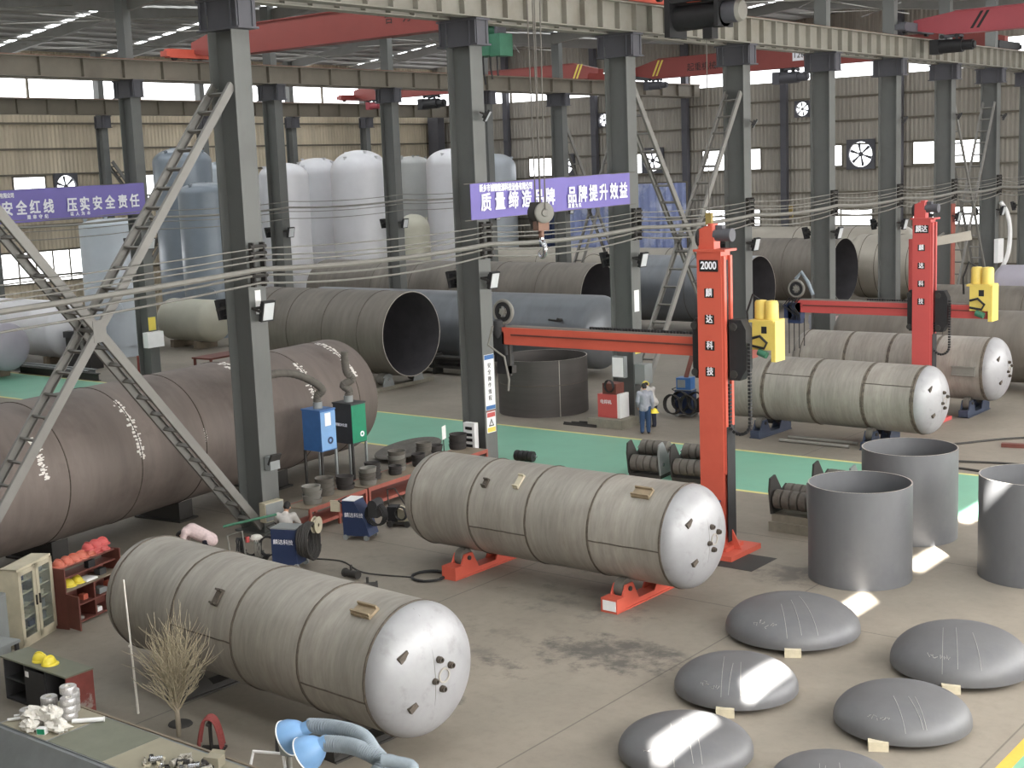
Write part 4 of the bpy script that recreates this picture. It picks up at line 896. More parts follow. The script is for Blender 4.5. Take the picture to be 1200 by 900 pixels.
# ------------------------------------------------------------------ column-and-boom welding manipulators
def chain(t, pts, name='drag_chain', r=.055, step=.085):
    """beads of a cable drag chain along a path"""
    pts = [Vector(p) for p in pts]; m = MB(); acc = 0.0
    for a, b in zip(pts, pts[1:]):
        L_ = (b-a).length; d = (b-a).normalized(); s = step-acc
        while s <= L_: m.box(a+d*s, (r*1.1, r*1.5, r*1.2), rot=d.to_track_quat('X', 'Z').to_matrix()); s += step
        acc = L_-(s-step)
    obj(name, m, 'black', t, flat=True)
def arc(c, r, a0, a1, n, ax=(1, 0, 0), az=(0, 0, 1)):
    ax, az, c = Vector(ax), Vector(az), Vector(c); return [c+ax*(r*math.cos(a0+(a1-a0)*i/n))+az*(r*math.sin(a0+(a1-a0)*i/n)) for i in range(n+1)]
def manipulator(loc, mt, label, H, zb, xl, xr, chars, yellow_x, w_=.62, d_=.42):
    t = thing('welding_manipulator', label, 'welding manipulator', loc, 0, 'column and boom welding manipulators'); hb = .22
    c = MB(); c.bb((-w_/2, -d_/2, .12), (w_/2, d_/2, H)); c.bb((w_/2, -d_/2+.02, 1.9), (w_/2+.07, -d_/2+.12, H-.1)); c.bb((w_/2, d_/2-.12, 1.9), (w_/2+.07, d_/2-.02, H-.1)); c.bb((-w_/2-.06, -d_/2-.06, H), (w_/2+.14, d_/2+.06, H+.05))
    c.prism([(0, 0), (.32, 0), (0, .6)], (w_/2, -.02, .12), (1, 0, 0), (0, 0, 1), (0, 1, 0), .04); c.prism([(0, 0), (.3, 0), (0, .6)], (0, -d_/2, .12), (0, -1, 0), (0, 0, 1), (1, 0, 0), .04)
    obj('column', c, mt, t, flat=True)
    obj('lift_rack', MB().bb((w_/2+.0, -.06, .5), (w_/2+.03, .06, H-.2)).bb((w_/2+.07, -d_/2+.03, .3), (w_/2+.085, d_/2-.03, 3.0)), 'black', t)
    b = MB(); b.bb((-.75, -.7, 0), (.75, .7, .12)); b.bb((-.45, -.4, .12), (.45, .4, .2)); obj('base_plate', b, mt, t)
    # lifting motor on top
    g = obj('gearbox', MB().cyl((-.14, -.13, H+.3), (-.14, .13, H+.3), .24, n=22).bb((-.3, -.14, H+.05), (.1, .14, H+.3)).cyl((0, 0, H+.3), (0, 0, H+.62), .12, n=16).bb((-.16, -.14, H+.3), (.06, .14, H+.56)), mt, t)
    obj('lift_motor', MB().cyl((.06, 0, H+.36), (.44, 0, H+.36), .14, n=18).cyl((.44, 0, H+.36), (.5, 0, H+.36), .15, n=18).bb((.12, -.08, H+.48), (.28, .08, H+.58)), 'corbel_paint', t)
    obj('sprocket', MB().cyl((-.34, 0, H+.3), (-.28, 0, H+.3), .22, n=22), 'black', g)
    # number plates with white characters
    z = H-.32
    for k, ch in enumerate(chars):
        s = .19 if k else .24
        p = obj('name_plate', MB().bb((-s if k == 0 else -s/1.6, -d_/2-.012, z-s*.55), (s if k == 0 else s/1.6, -d_/2, z+s*.55)), 'black_print', t)
        lettering(ch, s*(1.0 if k == 0 else 1.05), 'white_print', p, (0, -d_/2-.014, z-s*.3), FACE_Y, align='CENTER', sx=.85, bold=.004)
        z -= .62 if k == 0 else .6
    # carriage plates that carry the boom behind the column
    for s in (-1, 1):
        x0 = s*(w_/2+(.12 if s > 0 else .02)); m = MB().prism([(-.28, -.62), (.2, -.62), (.3, -.42), (.3, .5), (.18, .68), (-.28, .68)], (x0, .0, zb), (s, 0, 0), (0, 0, 1), (0, 1, 0), .3)
        o = obj('carriage_plate', MB().prism([(0, -.66), (.26 if s > 0 else .14, -.66), (.42 if s > 0 else .2, -.4), (.42 if s > 0 else .2, .5), (.3 if s > 0 else .14, .72), (0, .72)], (x0, d_/2-.3, zb), (s, 0, 0), (0, 0, 1), (0, 1, 0), .3), 'black', t)
        for zz in (-.52, .56): obj('guide_roller', MB().cyl((x0+s*.12, d_/2-.36, zb+zz), (x0+s*.12, d_/2-.3, zb+zz), .09, n=16), 'cable_dark', o)
    obj('carriage_beam', MB().bb((-w_/2-.1, d_/2, zb-.4), (w_/2+.2, d_/2+.1, zb+.4)), 'black', t)
    bm = MB(); y0, y1 = d_/2+.12, d_/2+.5; bm.bb((xl, y0, zb-hb), (xr, y1, zb+hb)); o = obj('boom', bm, mt, t)
    obj('boom_rail', MB().bb((xl+.3, y0-.025, zb+.02), (xr-.1, y0, zb+.06)), 'shelf_brown', o); obj('boom_top_rail', MB().bb((xl+.1, y0+.05, zb+hb), (xr-.1, y0+.12, zb+hb+.04)).bb((xl+.1, y1-.1, zb+hb), (xr-.1, y1-.04, zb+hb+.03)), 'cable_grey', o)
    chain(t, [(xl+2.6, y0+.2, zb+hb+.07), (-w_/2-.1, y0+.2, zb+hb+.07)], 'boom_chain', .05, .09)
    # weld head at the left end: wire reel, control box, flux hopper, probe rods
    wr_ = MB(); c0 = (xl+.0, y0+.1, zb+.62)
    ring = [(c0[0]+.29*math.cos(2*PI*i/28), c0[1], c0[2]+.29*math.sin(2*PI*i/28)) for i in range(28)]
    wr_.tube(ring, .05, 8, True)
    for k in range(4): a = PI*k/4+.3; wr_.cyl((c0[0]-.28*math.cos(a), c0[1], c0[2]-.28*math.sin(a)), (c0[0]+.28*math.cos(a), c0[1], c0[2]+.28*math.sin(a)), .022, n=6)
    wr_.cyl((c0[0], c0[1]-.08, c0[2]), (c0[0], c0[1]+.08, c0[2]), .08, n=14)
    hd = obj('wire_reel', wr_, 'cable_grey', t); obj('reel_coil', MB().lathe([(.15, -.05), (.25, -.05), (.25, .05), (.15, .05)], c0, 'Y', 26, True), 'black', hd)
    return t, y0, y1
m1, y0, y1 = manipulator((-15.93, 27.5, 0), 'orange_red', 'orange welding manipulator in the middle, tall column with a long boom to the left', 7.0, 4.74, -6.5, .72, ['2000', '麟', '达', '科', '技'], 0)
for k, (x, z, w_, h) in enumerate([(-6.62, -.2, .36, .62), (-6.55, -.75, .3, .5)]):
    obj('weld_head_box', MB().bb((x-w_/2, y0, 4.74+z-h/2), (x+w_/2, y0+.34, 4.74+z+h/2)), 'black', m1)
obj('flux_hopper', MB().lathe([(.05, -.35), (.16, -.1), (.16, .22), (.1, .26), (0, .26)], (-6.65, y0+.1, 4.9), 'Z', 18), 'cabinet_dark', m1)
obj('weld_cable', MB().tube([(-6.75, y0-.05, 5.0), (-6.9, y0-.1, 4.5), (-6.4, y0-.06, 4.2), (-6.32, y0, 3.6), (-6.4, y0+.05, 3.3)], .03, 8), 'cable_grey', m1)
obj('head_slide', MB().bb((-6.36, y0+.05, 3.7), (-6.3, y0+.12, 4.9)).bb((-6.7, y0+.05, 3.75), (-6.3, y0+.3, 3.95)), 'cable_dark', m1)
def yellow_drive(t, x, y, z, s=1.0):
    p = obj('yellow_housing', MB().bb((x-.32*s, y-.3*s, z-.55*s), (x+.22*s, y+.22*s, z+.2*s)).bb((x+.22*s, y-.3*s, z-.85*s), (x+.34*s, y+.22*s, z+.2*s)).bb((x-.4*s, y-.34*s, z+.16*s), (x+.3*s, y+.3*s, z+.22*s)), 'yellow_paint', t)
    for k, (dx, dy) in enumerate(((-.22, .02), (.12, -.05))):
        obj('flux_pot', MB().lathe([(0, 0), (.17*s, 0), (.175*s, .03*s), (.17*s, .42*s), (.14*s, .48*s), (0, .5*s)], (x+dx*s, y+dy*s, z+.22*s), 'Z', 24), 'yellow_paint', t)
    obj('switch_panel', MB().bb((x-.05*s, y-.315*s, z-.12*s), (x+.1*s, y-.3*s, z+.06*s)), 'black', p)
    obj('cable_loop', MB().tube([(x-.3*s, y-.33*s, z-.25*s), (x-.05*s, y-.4*s, z-.18*s), (x+.15*s, y-.4*s, z-.35*s), (x+.05*s, y-.36*s, z-.5*s), (x-.3*s, y-.34*s, z-.45*s)], .035*s, 8), 'black', t)
    obj('hose', MB().tube([(x-.24*s, y, z+.7*s), (x-.45*s, y, z+.85*s), (x-.62*s, y, z+.4*s), (x-.6*s, y, z-.1*s)], .03*s, 8), 'black', t)
    obj('green_motor', MB().cyl((x-.12*s, y-.34*s, z-.6*s), (x+.12*s, y-.34*s, z-.68*s), .09*s, n=14), 'green_hoist', t)
yellow_drive(m1, 1.02, y0+.35, 5.22, .88)
chain(m1, [(.92, -.05, 5.0), (.92, -.05, 3.1)]+arc((.66, -.05, 3.1), .26, 0, -PI, 12)+[(.4, -.05, 3.1), (.4, -.05, 4.0)])
cb = obj('control_cabinet', MB().bb((-.2, -.62, .12), (.22, -.27, 1.25)).bb((-.22, -.64, 1.25), (.24, -.25, 1.29)), 'navy', m1)
obj('cabinet_wiring', MB().tube([(-.1, -.63, 1.1), (.05, -.7, .9), (.16, -.66, .6), (.02, -.7, .4), (.1, -.64, .2)], .025, 6).tube([(.1, -.63, 1.15), (-.05, -.69, .8), (.1, -.7, .5), (-.1, -.64, .25)], .02, 6), 'black', cb)
P2 = gY(1082, 380, 45.0)
m2, y0, y1 = manipulator((P2.x, 45.0, 0), 'crimson', 'crimson welding manipulator at the right beyond the aisle, boom to both sides', 6.83, 3.74, -4.9, 2.02, ['麟达', '麟', '达', '科', '技'], 0, w_=.62)
yellow_drive(m2, 1.86, y0+.2, 4.42, 1.14)
chain(m2, [(.92, -.05, 4.2), (.92, -.05, 2.6)]+arc((.64, -.05, 2.6), .28, 0, -PI, 12)+[(.36, -.05, 2.6), (.36, -.05, 3.4)])
for k, (x, z, w_, h) in enumerate([(-4.95, -.25, .5, .75), (-5.2, -.2, .3, .5)]):
    obj('weld_head_box', MB().bb((x-w_/2, y0, 3.74+z-h/2), (x+w_/2, y0+.34, 3.74+z+h/2)), 'navy', m2)
rr = random.Random(4)
for k in range(5): obj('head_cable', MB().tube([(-5.1+.1*k, y0-.03, 4.04), (-5.3+.12*k+rr.uniform(-.1, .1), y0-.1, 3.74), (-4.9+.05*k, y0-.08, 3.44), (-5.1+.1*k, y0-.02, 3.24)], .022, 6), 'black', m2)
for k in range(4): obj('probe_rod', MB().cyl((-5.2+.2*k, y0+.1, 3.3), (-5.2+.2*k, y0+.1, 2.0+.1*k), .02, n=8), 'cable_dark', m2)
obj('bent_hose', MB().tube([(-4.3, y0+.2, 4.14), (-4.5, y0+.2, 4.6), (-4.75, y0+.2, 4.95), (-4.95, y0+.15, 4.7)], .07, 10), 'hose_grey', m2)
o = obj('floor_plate', MB().bb((-.5, -.6, 0), (.5, .6, .006)), 'cable_dark'); o.location = (-14.95, 27.0, 0); tag(o, 'dark plate and rails set in the floor at the foot of the orange manipulator', 'plate')
# ================================================================== red workbenches with stacks of steel cups
def bench(a, b, depth_, label, legs=3, zt=.66):
    a, b = Vector(a), Vector(b); d = (b-a); L_ = d.length; rz = math.atan2(d.y, d.x)
    t = thing('workbench', label, 'bench', (a.x, a.y, 0), rz, 'red steel benches beside the front columns')
    obj('bench_top', MB().bb((0, 0, zt-.03), (L_, depth_, zt)), 'wood_top', t)
    obj('edge_rail', MB().bb((0, -.03, zt-.1), (L_, 0, zt+.005)).bb((0, depth_, zt-.1), (L_, depth_+.03, zt+.005)), 'shelf_red', t)
    obj('lower_shelf', MB().bb((.05, .05, .2), (L_-.05, depth_-.05, .23)).bb((0, -.02, .16), (L_, .02, .24)), 'shelf_red', t)
    for i in range(legs):
        x = .04+(L_-.08)*i/(legs-1)
        for y in (-.005, depth_+.005): obj('leg', MB().bb((x-.035, y-.03, 0), (x+.035, y+.03, zt-.03)), 'shelf_red', t)
    return t
bench((-25.55, 23.6), (-25.85, 26.0), .78, 'red steel bench with cup stacks, behind the nearest welding cart')
bench((-25.87, 26.08), (-26.3, 31.7), .95, 'red steel bench farther along, partly hidden by the middle vessel', 4)
def cup(loc, r, h, mt, label, group, tilt=(0, 0)):
    m = MB(); m.lathe([(r*.9, 0), (r*.94, .02), (r, h-.02), (r+.012, h), (r-.015, h), (r*.92-.02, .03), (r*.86, .02), (0, .02)], (0, 0, 0), 'Z', 24); m.lathe([(0, 0), (r*.9, 0)], (0, 0, 0), 'Z', 24)
    o = obj('steel_cup', m, mt); o.location = loc; o.rotation_euler = (tilt[0], tilt[1], 0); return tag(o, label, 'cup', group)
stacks = [((-25.95, 24.1), .22, 4, 'cable_grey'), ((-26.35, 24.95), .23, 4, 'grey_rubber'), ((-26.4, 25.75), .22, 3, 'rubber'), ((-26.2, 26.45), .21, 4, 'grey_rubber'), ((-26.55, 27.0), .2, 4, 'rubber'), ((-26.4, 27.75), .17, 2, 'rubber'),
          ((-26.7, 28.15), .23, 5, 'grey_rubber'), ((-26.55, 28.9), .18, 3, 'rubber'), ((-26.8, 29.4), .21, 5, 'grey_rubber'), ((-26.95, 30.1), .19, 3, 'rubber'), ((-27.15, 31.35), .24, 4, 'rubber')]
for i, ((x, y), r, n, mt) in enumerate(stacks):
    for k in range(n):
        place = 'topmost' if k == n-1 else 'bottom' if k == 0 else f'{ORD[k]} up'
        rr = random.Random(i*10+k)
        cup((x+rr.uniform(-.02, .02), y+rr.uniform(-.02, .02), .665+.11*k), r*1.12, .13, mt if k % 3 else ('cable_grey' if i in (0, 3, 6) else mt), f'steel cup, {place} in the {ORD[i]} stack from the left on the red benches', 'stacked steel cups on the red benches', (rr.uniform(-.04, .04), rr.uniform(-.04, .04)))
o = obj('steel_dish', MB().lathe([(.22*k if k < 2 else .22*k, .02*k*k*.35) for k in range(6)]+[(1.08, .2), (1.02, .2)]+[(.2*k, .03+.02*k*k*.35) for k in range(5, -1, -1)], (0, 0, 0), 'Z', 64), 'grey_rubber')
o.location = (-29.75, 31.95, .14); o.rotation_euler = (math.radians(9), math.radians(-5), 0); tag(o, 'large shallow dark dish lying tilted behind the red bench', 'dish')
o = obj('timber', MB().bb((-.1, -.3, 0), (.1, .3, .12)), 'wood_top'); o.location = (-29.75, 32.2, 0); tag(o, 'short timber under the large tilted dish', 'timber')

t = thing('notice_board', 'small white notice on a stick behind the last cup stack', 'sign', (-27.2, 30.75, .66), .4); obj('stick', MB().cyl((0, 0, 0), (0, 0, .55), .015, n=8).bb((-.1, -.06, 0), (.1, .06, .02)), 'cable_dark', t); obj('sheet', MB().box((.02, 0, .6), (.015, .34, .4)), 'paper', t)
# fume extractors on stands between the first two front columns
def fume_unit(loc, mt, mt2, label, path, rz=.0):
    t = thing('fume_extractor', label, 'fume extractor', loc, rz, 'fume extractors by the brown shell')
    obj('box', MB().bb((-.36, -.28, 1.5), (.36, .28, 2.62)).bb((-.38, -.3, 2.62), (.38, .3, 2.66)), mt, t)
    obj('front_panel', MB().bb((.36, -.28, 1.53), (.372, .28, 2.6)), mt2, t); obj('label_sheet', MB().bb((.372, -.12, 2.2), (.378, .1, 2.56)), 'paper', t) if mt == 'blue_box' else obj('vent_ring', MB().lathe([(.04, 0), (.08, 0), (.08, .01), (.04, .01)], (.372, .1, 1.75), 'X', 18, True), 'white_print', t)
    if mt == 'blue_box': obj('round_badge', MB().lathe([(.05, 0), (.1, 0), (.1, .012), (.05, .012)], (.372, .05, 1.78), 'X', 20, True), 'navy', t)
    else: lettering('焊烟净化器', .1, 'white_print', t, (-.3, -.305, 2.0), FACE_Y)
    for x in (-.33, .33):
        for y in (-.27, .27): obj('leg', MB().bb((x-.03, y-.03, 0), (x+.03, y+.03, 1.5)), 'cable_dark' if y < 0 else 'cabinet_grey', t)
    obj('duct_collar', MB().cyl((0, 0, 2.66), (0, 0, 2.84), .13, n=20), 'cabinet_grey', t)
    obj('hose', MB().tube(path, [.105+.012*(i % 2) for i in range(len(path))], 12), 'grey_rubber', t)
    return t
def smooth(pts, n=5):
    pts = [Vector(p) for p in pts]; out = []
    for i in range(len(pts)-1):
        p0, p1, p2, p3 = pts[max(i-1, 0)], pts[i], pts[i+1], pts[min(i+2, len(pts)-1)]
        for k in range(n):
            t = k/n; out.append(.5*((2*p1)+(p2-p0)*t+(2*p0-5*p1+4*p2-p3)*t*t+(3*p1-p0-3*p2+p3)*t**3))
    return out+[pts[-1]]
fume_unit((-27.85, 26.3, 0), 'blue_box', 'hood_blue', 'blue fume extractor box on thin legs, its hose running to the first front column', smooth([(0, 0, 2.8), (.02, .0, 3.02), (.16, .05, 3.2), (-.02, -.25, 3.5), (-.25, -.7, 3.72), (-.3, -1.3, 3.78), (-.15, -1.9, 3.72), (.15, -2.45, 3.62)], 8))
fume_unit((-27.85, 27.5, 0), 'cabinet_dark', 'green_box', 'green fume extractor box on thin legs, right of the blue one', smooth([(0, 0, 2.8), (.0, .05, 2.98), (-.05, -.12, 3.15), (.1, .1, 3.3), (.0, .0, 3.5), (-.02, -.03, 3.8), (-.02, -.03, 4.1)], 8))

# boxes, plates and posters on the columns
def colbox(name, label, cat, loc, size, mt, extra=None):
    t = thing(name, label, cat, loc); obj('case', MB().box((0, 0, 0), size), mt, t)
    if extra: extra(t)
    return t
def sw(t):
    for z in (.26, .06, -.1, -.28): obj('socket', MB().bb((-.13, -.11, z-.06), (.13, -.095, z+.03)), 'black', t)
colbox('switch_box', 'white switch box with black sockets on the second front column', 'switch box', (-27.05, YA[2]-.39, .98), (.44, .18, .82), 'paper', sw)
colbox('switch_box', 'pale grey switch box low on the first front column, beside the kneeling worker', 'switch box', (-26.42, YA[1]-.12, .62), (.22, .62, .5), 'cream_paint', lambda t: obj('cover', MB().bb((.11, -.29, -.22), (.125, .29, .22)), 'cabinet_grey', t))
colbox('switch_box', 'grey cabinet hanging on the third front column above the red welder', 'switch box', (-27.05, YA[3]-.42, 2.0), (.5, .22, .75), 'cabinet_grey', lambda t: obj('door', MB().bb((-.22, -.125, -.34), (.22, -.11, .34)), 'paper', t))
colbox('switch_box', 'white box on the right side of the third front column', 'switch box', (-26.3, YA[3]-.05, 1.75), (.42, .5, .7), 'cabinet_grey')
def poster(loc, w_, h, mt, label, fn=None, face='X'):
    t = thing('poster', label, 'sign', loc, 0 if face == 'X' else -PI/2, 'notices on the columns'); obj('sheet', MB().bb((0, -w_/2, -h/2), (.008, w_/2, h/2)), mt, t)
    if fn: fn(t)
    return t
xf = XA+.452
def p_a2(t):
    obj('blue_border', MB().bb((.008, -.22, .7), (.012, .22, .84)), 'blue_box', t); obj('blue_border', MB().bb((.008, -.22, -.84), (.012, .22, -.72)), 'blue_box', t)
    for i, ch in enumerate('安全操作规程'): lettering(ch, .17, 'black_print', t, (.012, -.09, .45-.2*i), FACE_X)
poster((xf, YA[2], 2.62), .46, 1.7, 'paper', 'tall white notice with blue ends on the second front column', p_a2)
def p_warn(t):
    obj('red_header', MB().bb((.008, -.19, .16), (.012, .19, .3)), 'crimson', t); obj('yellow_footer', MB().bb((.008, -.19, -.3), (.012, .19, -.16)), 'label_yellow', t)
    obj('warning_triangle', MB().add([(.012, -.13, -.12), (.012, .13, -.12), (.012, 0, .12), (.013, -.075, -.088), (.013, .075, -.088), (.013, 0, .055)], [(0, 1, 4, 3), (1, 2, 5, 4), (2, 0, 3, 5)]), 'black_print', t, flat=True)
    lettering('!', .14, 'black_print', t, (.013, -.02, -.08), FACE_X)
poster((xf, YA[2], 1.38), .42, .64, 'paper', 'white warning sign with a black triangle on the second front column', p_warn)
poster((xf, YA[2], 1.72-.0), .4, .02, 'crimson', 'thin red strip between the notices on the second front column')
poster((xf, YA[3], 4.3), .3, .75, 'paper', 'white strip notice high on the third front column, above the boom')
poster((xf, YA[3], 2.75), .34, .62, 'label_yellow', 'yellow notice on the third front column just below the boom', lambda t: [lettering(ch, .14, 'black_print', t, (.009, -.07, .12-.17*i), FACE_X) for i, ch in enumerate('注意')])
poster((XA-.1, YA[3]-.29, 3.05), .34, .42, 'paper', 'small white notice with red lines facing the camera on the third front column', None, 'Y')
poster((xf, YA[1], 5.0+.95), .18, .6, 'paper', 'narrow white sign on the first front column near its floodlight')
colbox('junction_box', 'slanted grey junction box on the first front column', 'switch box', (XA+.58, YA[1], 1.85), (.22, .32, .34), 'cabinet_grey', lambda t: obj('lid', MB().box((.1, 0, .1), (.06, .34, .3), rot=Matrix.Rotation(.5, 3, 'Y')), 'cable_dark', t))

# welding carts
def coil(t, c, r, n, mt, ax='x', wd=.2, name='cable_coil', w_=.018):
    rr = random.Random(n); m = MB(); pts = []
    for i in range(n*18):
        a = 2*PI*i/18; q = r*(1+.10*math.sin(i*.37)+rr.uniform(-.02, .02)); o_ = wd*(i/(n*18)-.5)+rr.uniform(-.01, .01)
        p = (o_, q*math.cos(a), q*math.sin(a)*1.15) if ax == 'x' else (q*math.cos(a), o_, q*math.sin(a)*1.15) if ax == 'y' else (q*math.cos(a), q*math.sin(a), .02+abs(o_)*.5)
        pts.append(Vector(c)+Vector(p))
    return obj(name, m.tube(pts, w_, 6), mt, t)
def weld_cart(loc, rz, label, slant=True, txt='麟达科技', mt='navy'):
    t = thing('welding_machine', label, 'welding machine', loc, rz, 'welding machines on the floor')
    if slant: b = MB().prism([(-.3, .12), (.42, .12), (.3, .5), (.02, 1.0), (-.3, 1.0)], (0, -.26, 0), (1, 0, 0), (0, 0, 1), (0, 1, 0), .52)
    else: b = MB().bb((-.3, -.24, .1), (.34, .24, .95))
    obj('case', b, mt, t, flat=True); obj('top_plate', MB().bb((-.3, -.25, 1.0 if slant else .95), (.04 if slant else .34, .25, 1.02 if slant else .98)), 'paper' if slant else 'cabinet_grey', t)
    lettering(txt, .13, 'white_print', t, (-.25, -.262 if slant else -.242, .6), FACE_Y)
    for x in (-.25, .32):
        for y in (-.24, .24): obj('wheel', MB().cyl((x, y-.025, .07), (x, y+.025, .07), .07, n=16), 'cabinet_grey', t)
    obj('handle', MB().tube([(-.3, -.2, .9), (-.42, -.2, .98), (-.42, .2, .98), (-.3, .2, .9)], .018, 8), 'cable_dark', t)
    return t
k1 = weld_cart((-24.2, 24.0, 0), math.radians(18), 'navy welding cart with white lettering and slanted face in front of the red bench')
coil(k1, (.5, .0, .62), .24, 6, 'black', 'y', .3); obj('wire_feeder', MB().bb((.36, -.16, .58), (.62, .2, .86)).cyl((.5, -.2, .9), (.5, .2, .9), .13, n=18), 'cabinet_dark', k1)
obj('gauge_panel', MB().bb((-.66, -.2, .7), (-.4, -.16, .98)), 'cream_paint', k1)
k2 = weld_cart((-23.85, 21.3, 0), math.radians(20), 'navy welding machine with a thick coil of black cable hung on its right side', False, '麟达科技')
for i in range(3): coil(k2, (.47+.06*i, -.05+.03*i, .62), .3+.03*i, 5, 'cable_dark', 'x', .14, w_=.028)
obj('wire_spool', MB().lathe([(.04, -.06), (.2, -.06), (.2, -.04), (.12, -.04), (.12, .04), (.2, .04), (.2, .06), (.04, .06)], (.62, .3, .95), 'X', 22), 'cream_paint', k2)
t = thing('wire_feeder', 'small black and white wire feeder on a trolley, right of the navy cart', 'wire feeder', (-24.15, 25.45, 0), math.radians(25))
obj('chassis', MB().bb((-.3, -.2, .08), (.35, .2, .14)).cyl((-.2, -.24, .08), (-.2, .24, .08), .08, n=14).cyl((.26, -.24, .08), (.26, .24, .08), .08, n=14), 'cable_dark', t)
obj('feeder_box', MB().bb((-.28, -.16, .14), (-.02, .16, .52)), 'black', t); obj('white_case', MB().prism([(0, .14), (.34, .14), (.26, .4), (0, .5)], (0, -.16, 0), (1, 0, 0), (0, 0, 1), (0, 1, 0), .32), 'cream_paint', t); obj('handle', MB().tube([(-.28, 0, .5), (-.3, 0, .95), (-.1, 0, .98), (.2, 0, .5)], .02, 8), 'cable_dark', t); coil(t, (.1, -.22, .36), .15, 4, 'black', 'y', .1)
t = thing('gas_trolley', 'green-handled trolley of torches and hoses at the foot of the first front column', 'trolley', (-24.9, 20.95, 0), math.radians(40))
obj('frame', MB().bb((-.4, -.25, .1), (.5, .25, .15)).cyl((-.3, -.28, .1), (-.3, .28, .1), .1, n=14), 'cable_dark', t); obj('handle', MB().cyl((-.5, -.1, .95), (.75, .05, 1.15), .03, n=10), 'green_hoist', t); obj('handle', MB().tube([(-.35, -.2, .15), (-.4, -.2, .75), (-.05, -.2, .85), (.0, -.2, .2)], .022, 8), 'cable_grey', t)
for k in range(4): coil(t, (-.15+.22*k, .05-.06*k, .36+.06*(k % 2)), .2, 4, ('black', 'cable_dark', 'cable_grey', 'black')[k], 'y' if k % 2 else 'x', .16)
obj('white_rag', MB().sph((.25, -.05, .62), (.16, .12, .1), 10, 6).sph((.12, .1, .58), (.1, .14, .08), 10, 6), 'film', t); obj('red_valve', MB().cyl((.05, -.12, .55), (.05, -.12, .68), .05, n=12), 'crimson', t)
k4 = weld_cart((-25.75, 42.3, 0), math.radians(10), 'blue welding machine with a nest of cables, left of the orange column beyond the aisle', False, '焊机', 'navy')
obj('blue_display', MB().bb((-.25, -.22, .98), (.3, .22, 1.4)), 'blue_box', k4); obj('screen', MB().bb((-.2, -.232, 1.05), (.1, -.22, 1.33)), 'cabinet_grey', k4)
for i in range(4): coil(k4, (-.35+.3*i, -.42+.05*(i % 2), .45+.12*(i % 2)), .3, 5, 'black' if i % 2 else 'cable_dark', 'y', .2, w_=.024)
obj('tank_roll', MB().cyl((.7, -.1, .45), (.7, .2, .45), .3, n=20), 'cable_dark', k4); obj('beam_arm', MB().bar((.05, 0, 1.4), (.35, .1, 2.5), .16, .16), 'shelf_brown', k4)
t = thing('welding_machine', 'red welder with a white side standing on a concrete block at the third front column', 'welding machine', (-26.95, 39.55, .32), 0, 'welding machines on the floor')
obj('case', MB().bb((-.5, -.3, 0), (.3, .3, .82)), 'crimson', t); obj('side_panel', MB().bb((.3, -.28, 0), (.42, .28, .85)), 'paper', t); obj('top_unit', MB().bb((-.32, -.25, .82), (.25, .25, 1.2)), 'shelf_brown', t); coil(t, (-.02, -.28, 1.1), .18, 4, 'black', 'y', .1); lettering('电焊机', .16, 'white_print', t, (-.4, -.305, .5), FACE_Y)
o = obj('concrete_block', MB().bb((-.75, -.55, 0), (.7, .5, .32)), 'concrete_block'); o.location = (-26.95, 39.5, 0); tag(o, 'concrete block under the red welder', 'block')
for k, (p, lb) in enumerate((((-20.4, 22.3, 0), 'black hose coil on the floor left of the red turning roll'),)):
    t = thing('hose_coil', lb, 'hose', p); coil(t, (0, 0, .0), .38, 5, 'black', 'z', .14, 'coil'); obj('tail', MB().tube(smooth([(-.3, -.2, .02), (-1.5, -.5, .02), (-2.6, -.1, .02), (-3.4, -.3, .02)], 8), .018, 6), 'cable_dark', t)
for k, (p, lb) in enumerate((((-21.9, 21.4, .1), 'small dark valve lying on the floor behind the nearest vessel, left one'), ((-20.9, 20.9, .1), 'small dark valve lying on the floor behind the nearest vessel, right one'))):
    o = obj('valve', MB().cyl((-.2, 0, 0), (.2, 0, 0), .08, n=14).cyl((-.22, 0, 0), (-.18, 0, 0), .1, n=14).cyl((.18, 0, 0), (.22, 0, 0), .1, n=14).cyl((0, 0, 0), (0, 0, .2), .03, n=8), 'cable_dark'); o.location = p; o.rotation_euler = (0, 0, .8*k); tag(o, lb, 'valve', 'valves on the floor')

# idle roller bogies and loose rollers
def bogie(loc, rz, label, base=True):
    t = thing('roller_bogie', label, 'roller stand', loc, rz, 'idle roller bogies'); zb = .42 if base else .12
    if base: obj('base_block', MB().bb((-.55, -.5, 0), (.55, .5, .24)).bb((-.5, -.42, .24), (.5, .42, .42)), 'concrete_block', t)
    else: obj('base_block', MB().bb((-.5, -.45, 0), (.5, .45, .12)), 'cable_dark', t)
    for s in (-1, 1): obj('side_plate', MB().prism([(-.45, zb), (.45, zb), (.52, zb+.35), (.35, zb+.62), (.1, zb+.5), (-.25, zb+.95), (-.5, zb+.9), (-.55, zb+.6)], (s*.5-.025, 0, 0), (0, 1, 0), (0, 0, 1), (1, 0, 0), .05), 'cabinet_grey' if s > 0 else 'cable_dark', t)
    for y, z in ((-.3, zb+.34), (.3, zb+.34), (-.35, zb+.8))[(1 if base else 0):]:
        pass
    for y, z in ((-.28, zb+.36), (.3, zb+.40)) if base else ((-.3, zb+.3), (.34, zb+.62)):
        m = MB()
        for k in range(4): m.lathe([(.06, -.45+.225*k), (.2, -.45+.225*k), (.235, -.43+.225*k), (.235, -.26+.225*k), (.2, -.24+.225*k), (.06, -.24+.225*k)], (0, y, z), 'X', 24)
        r_ = obj('roller', m, 'grey_rubber', t); obj('shaft', MB().cyl((-.56, y, z), (.56, y, z), .05, n=12), 'chrome', r_)
    return t
bogie((-20.2, 33.6, 0), .12, 'roller bogie with a white side plate on the aisle, left of the orange column', False)
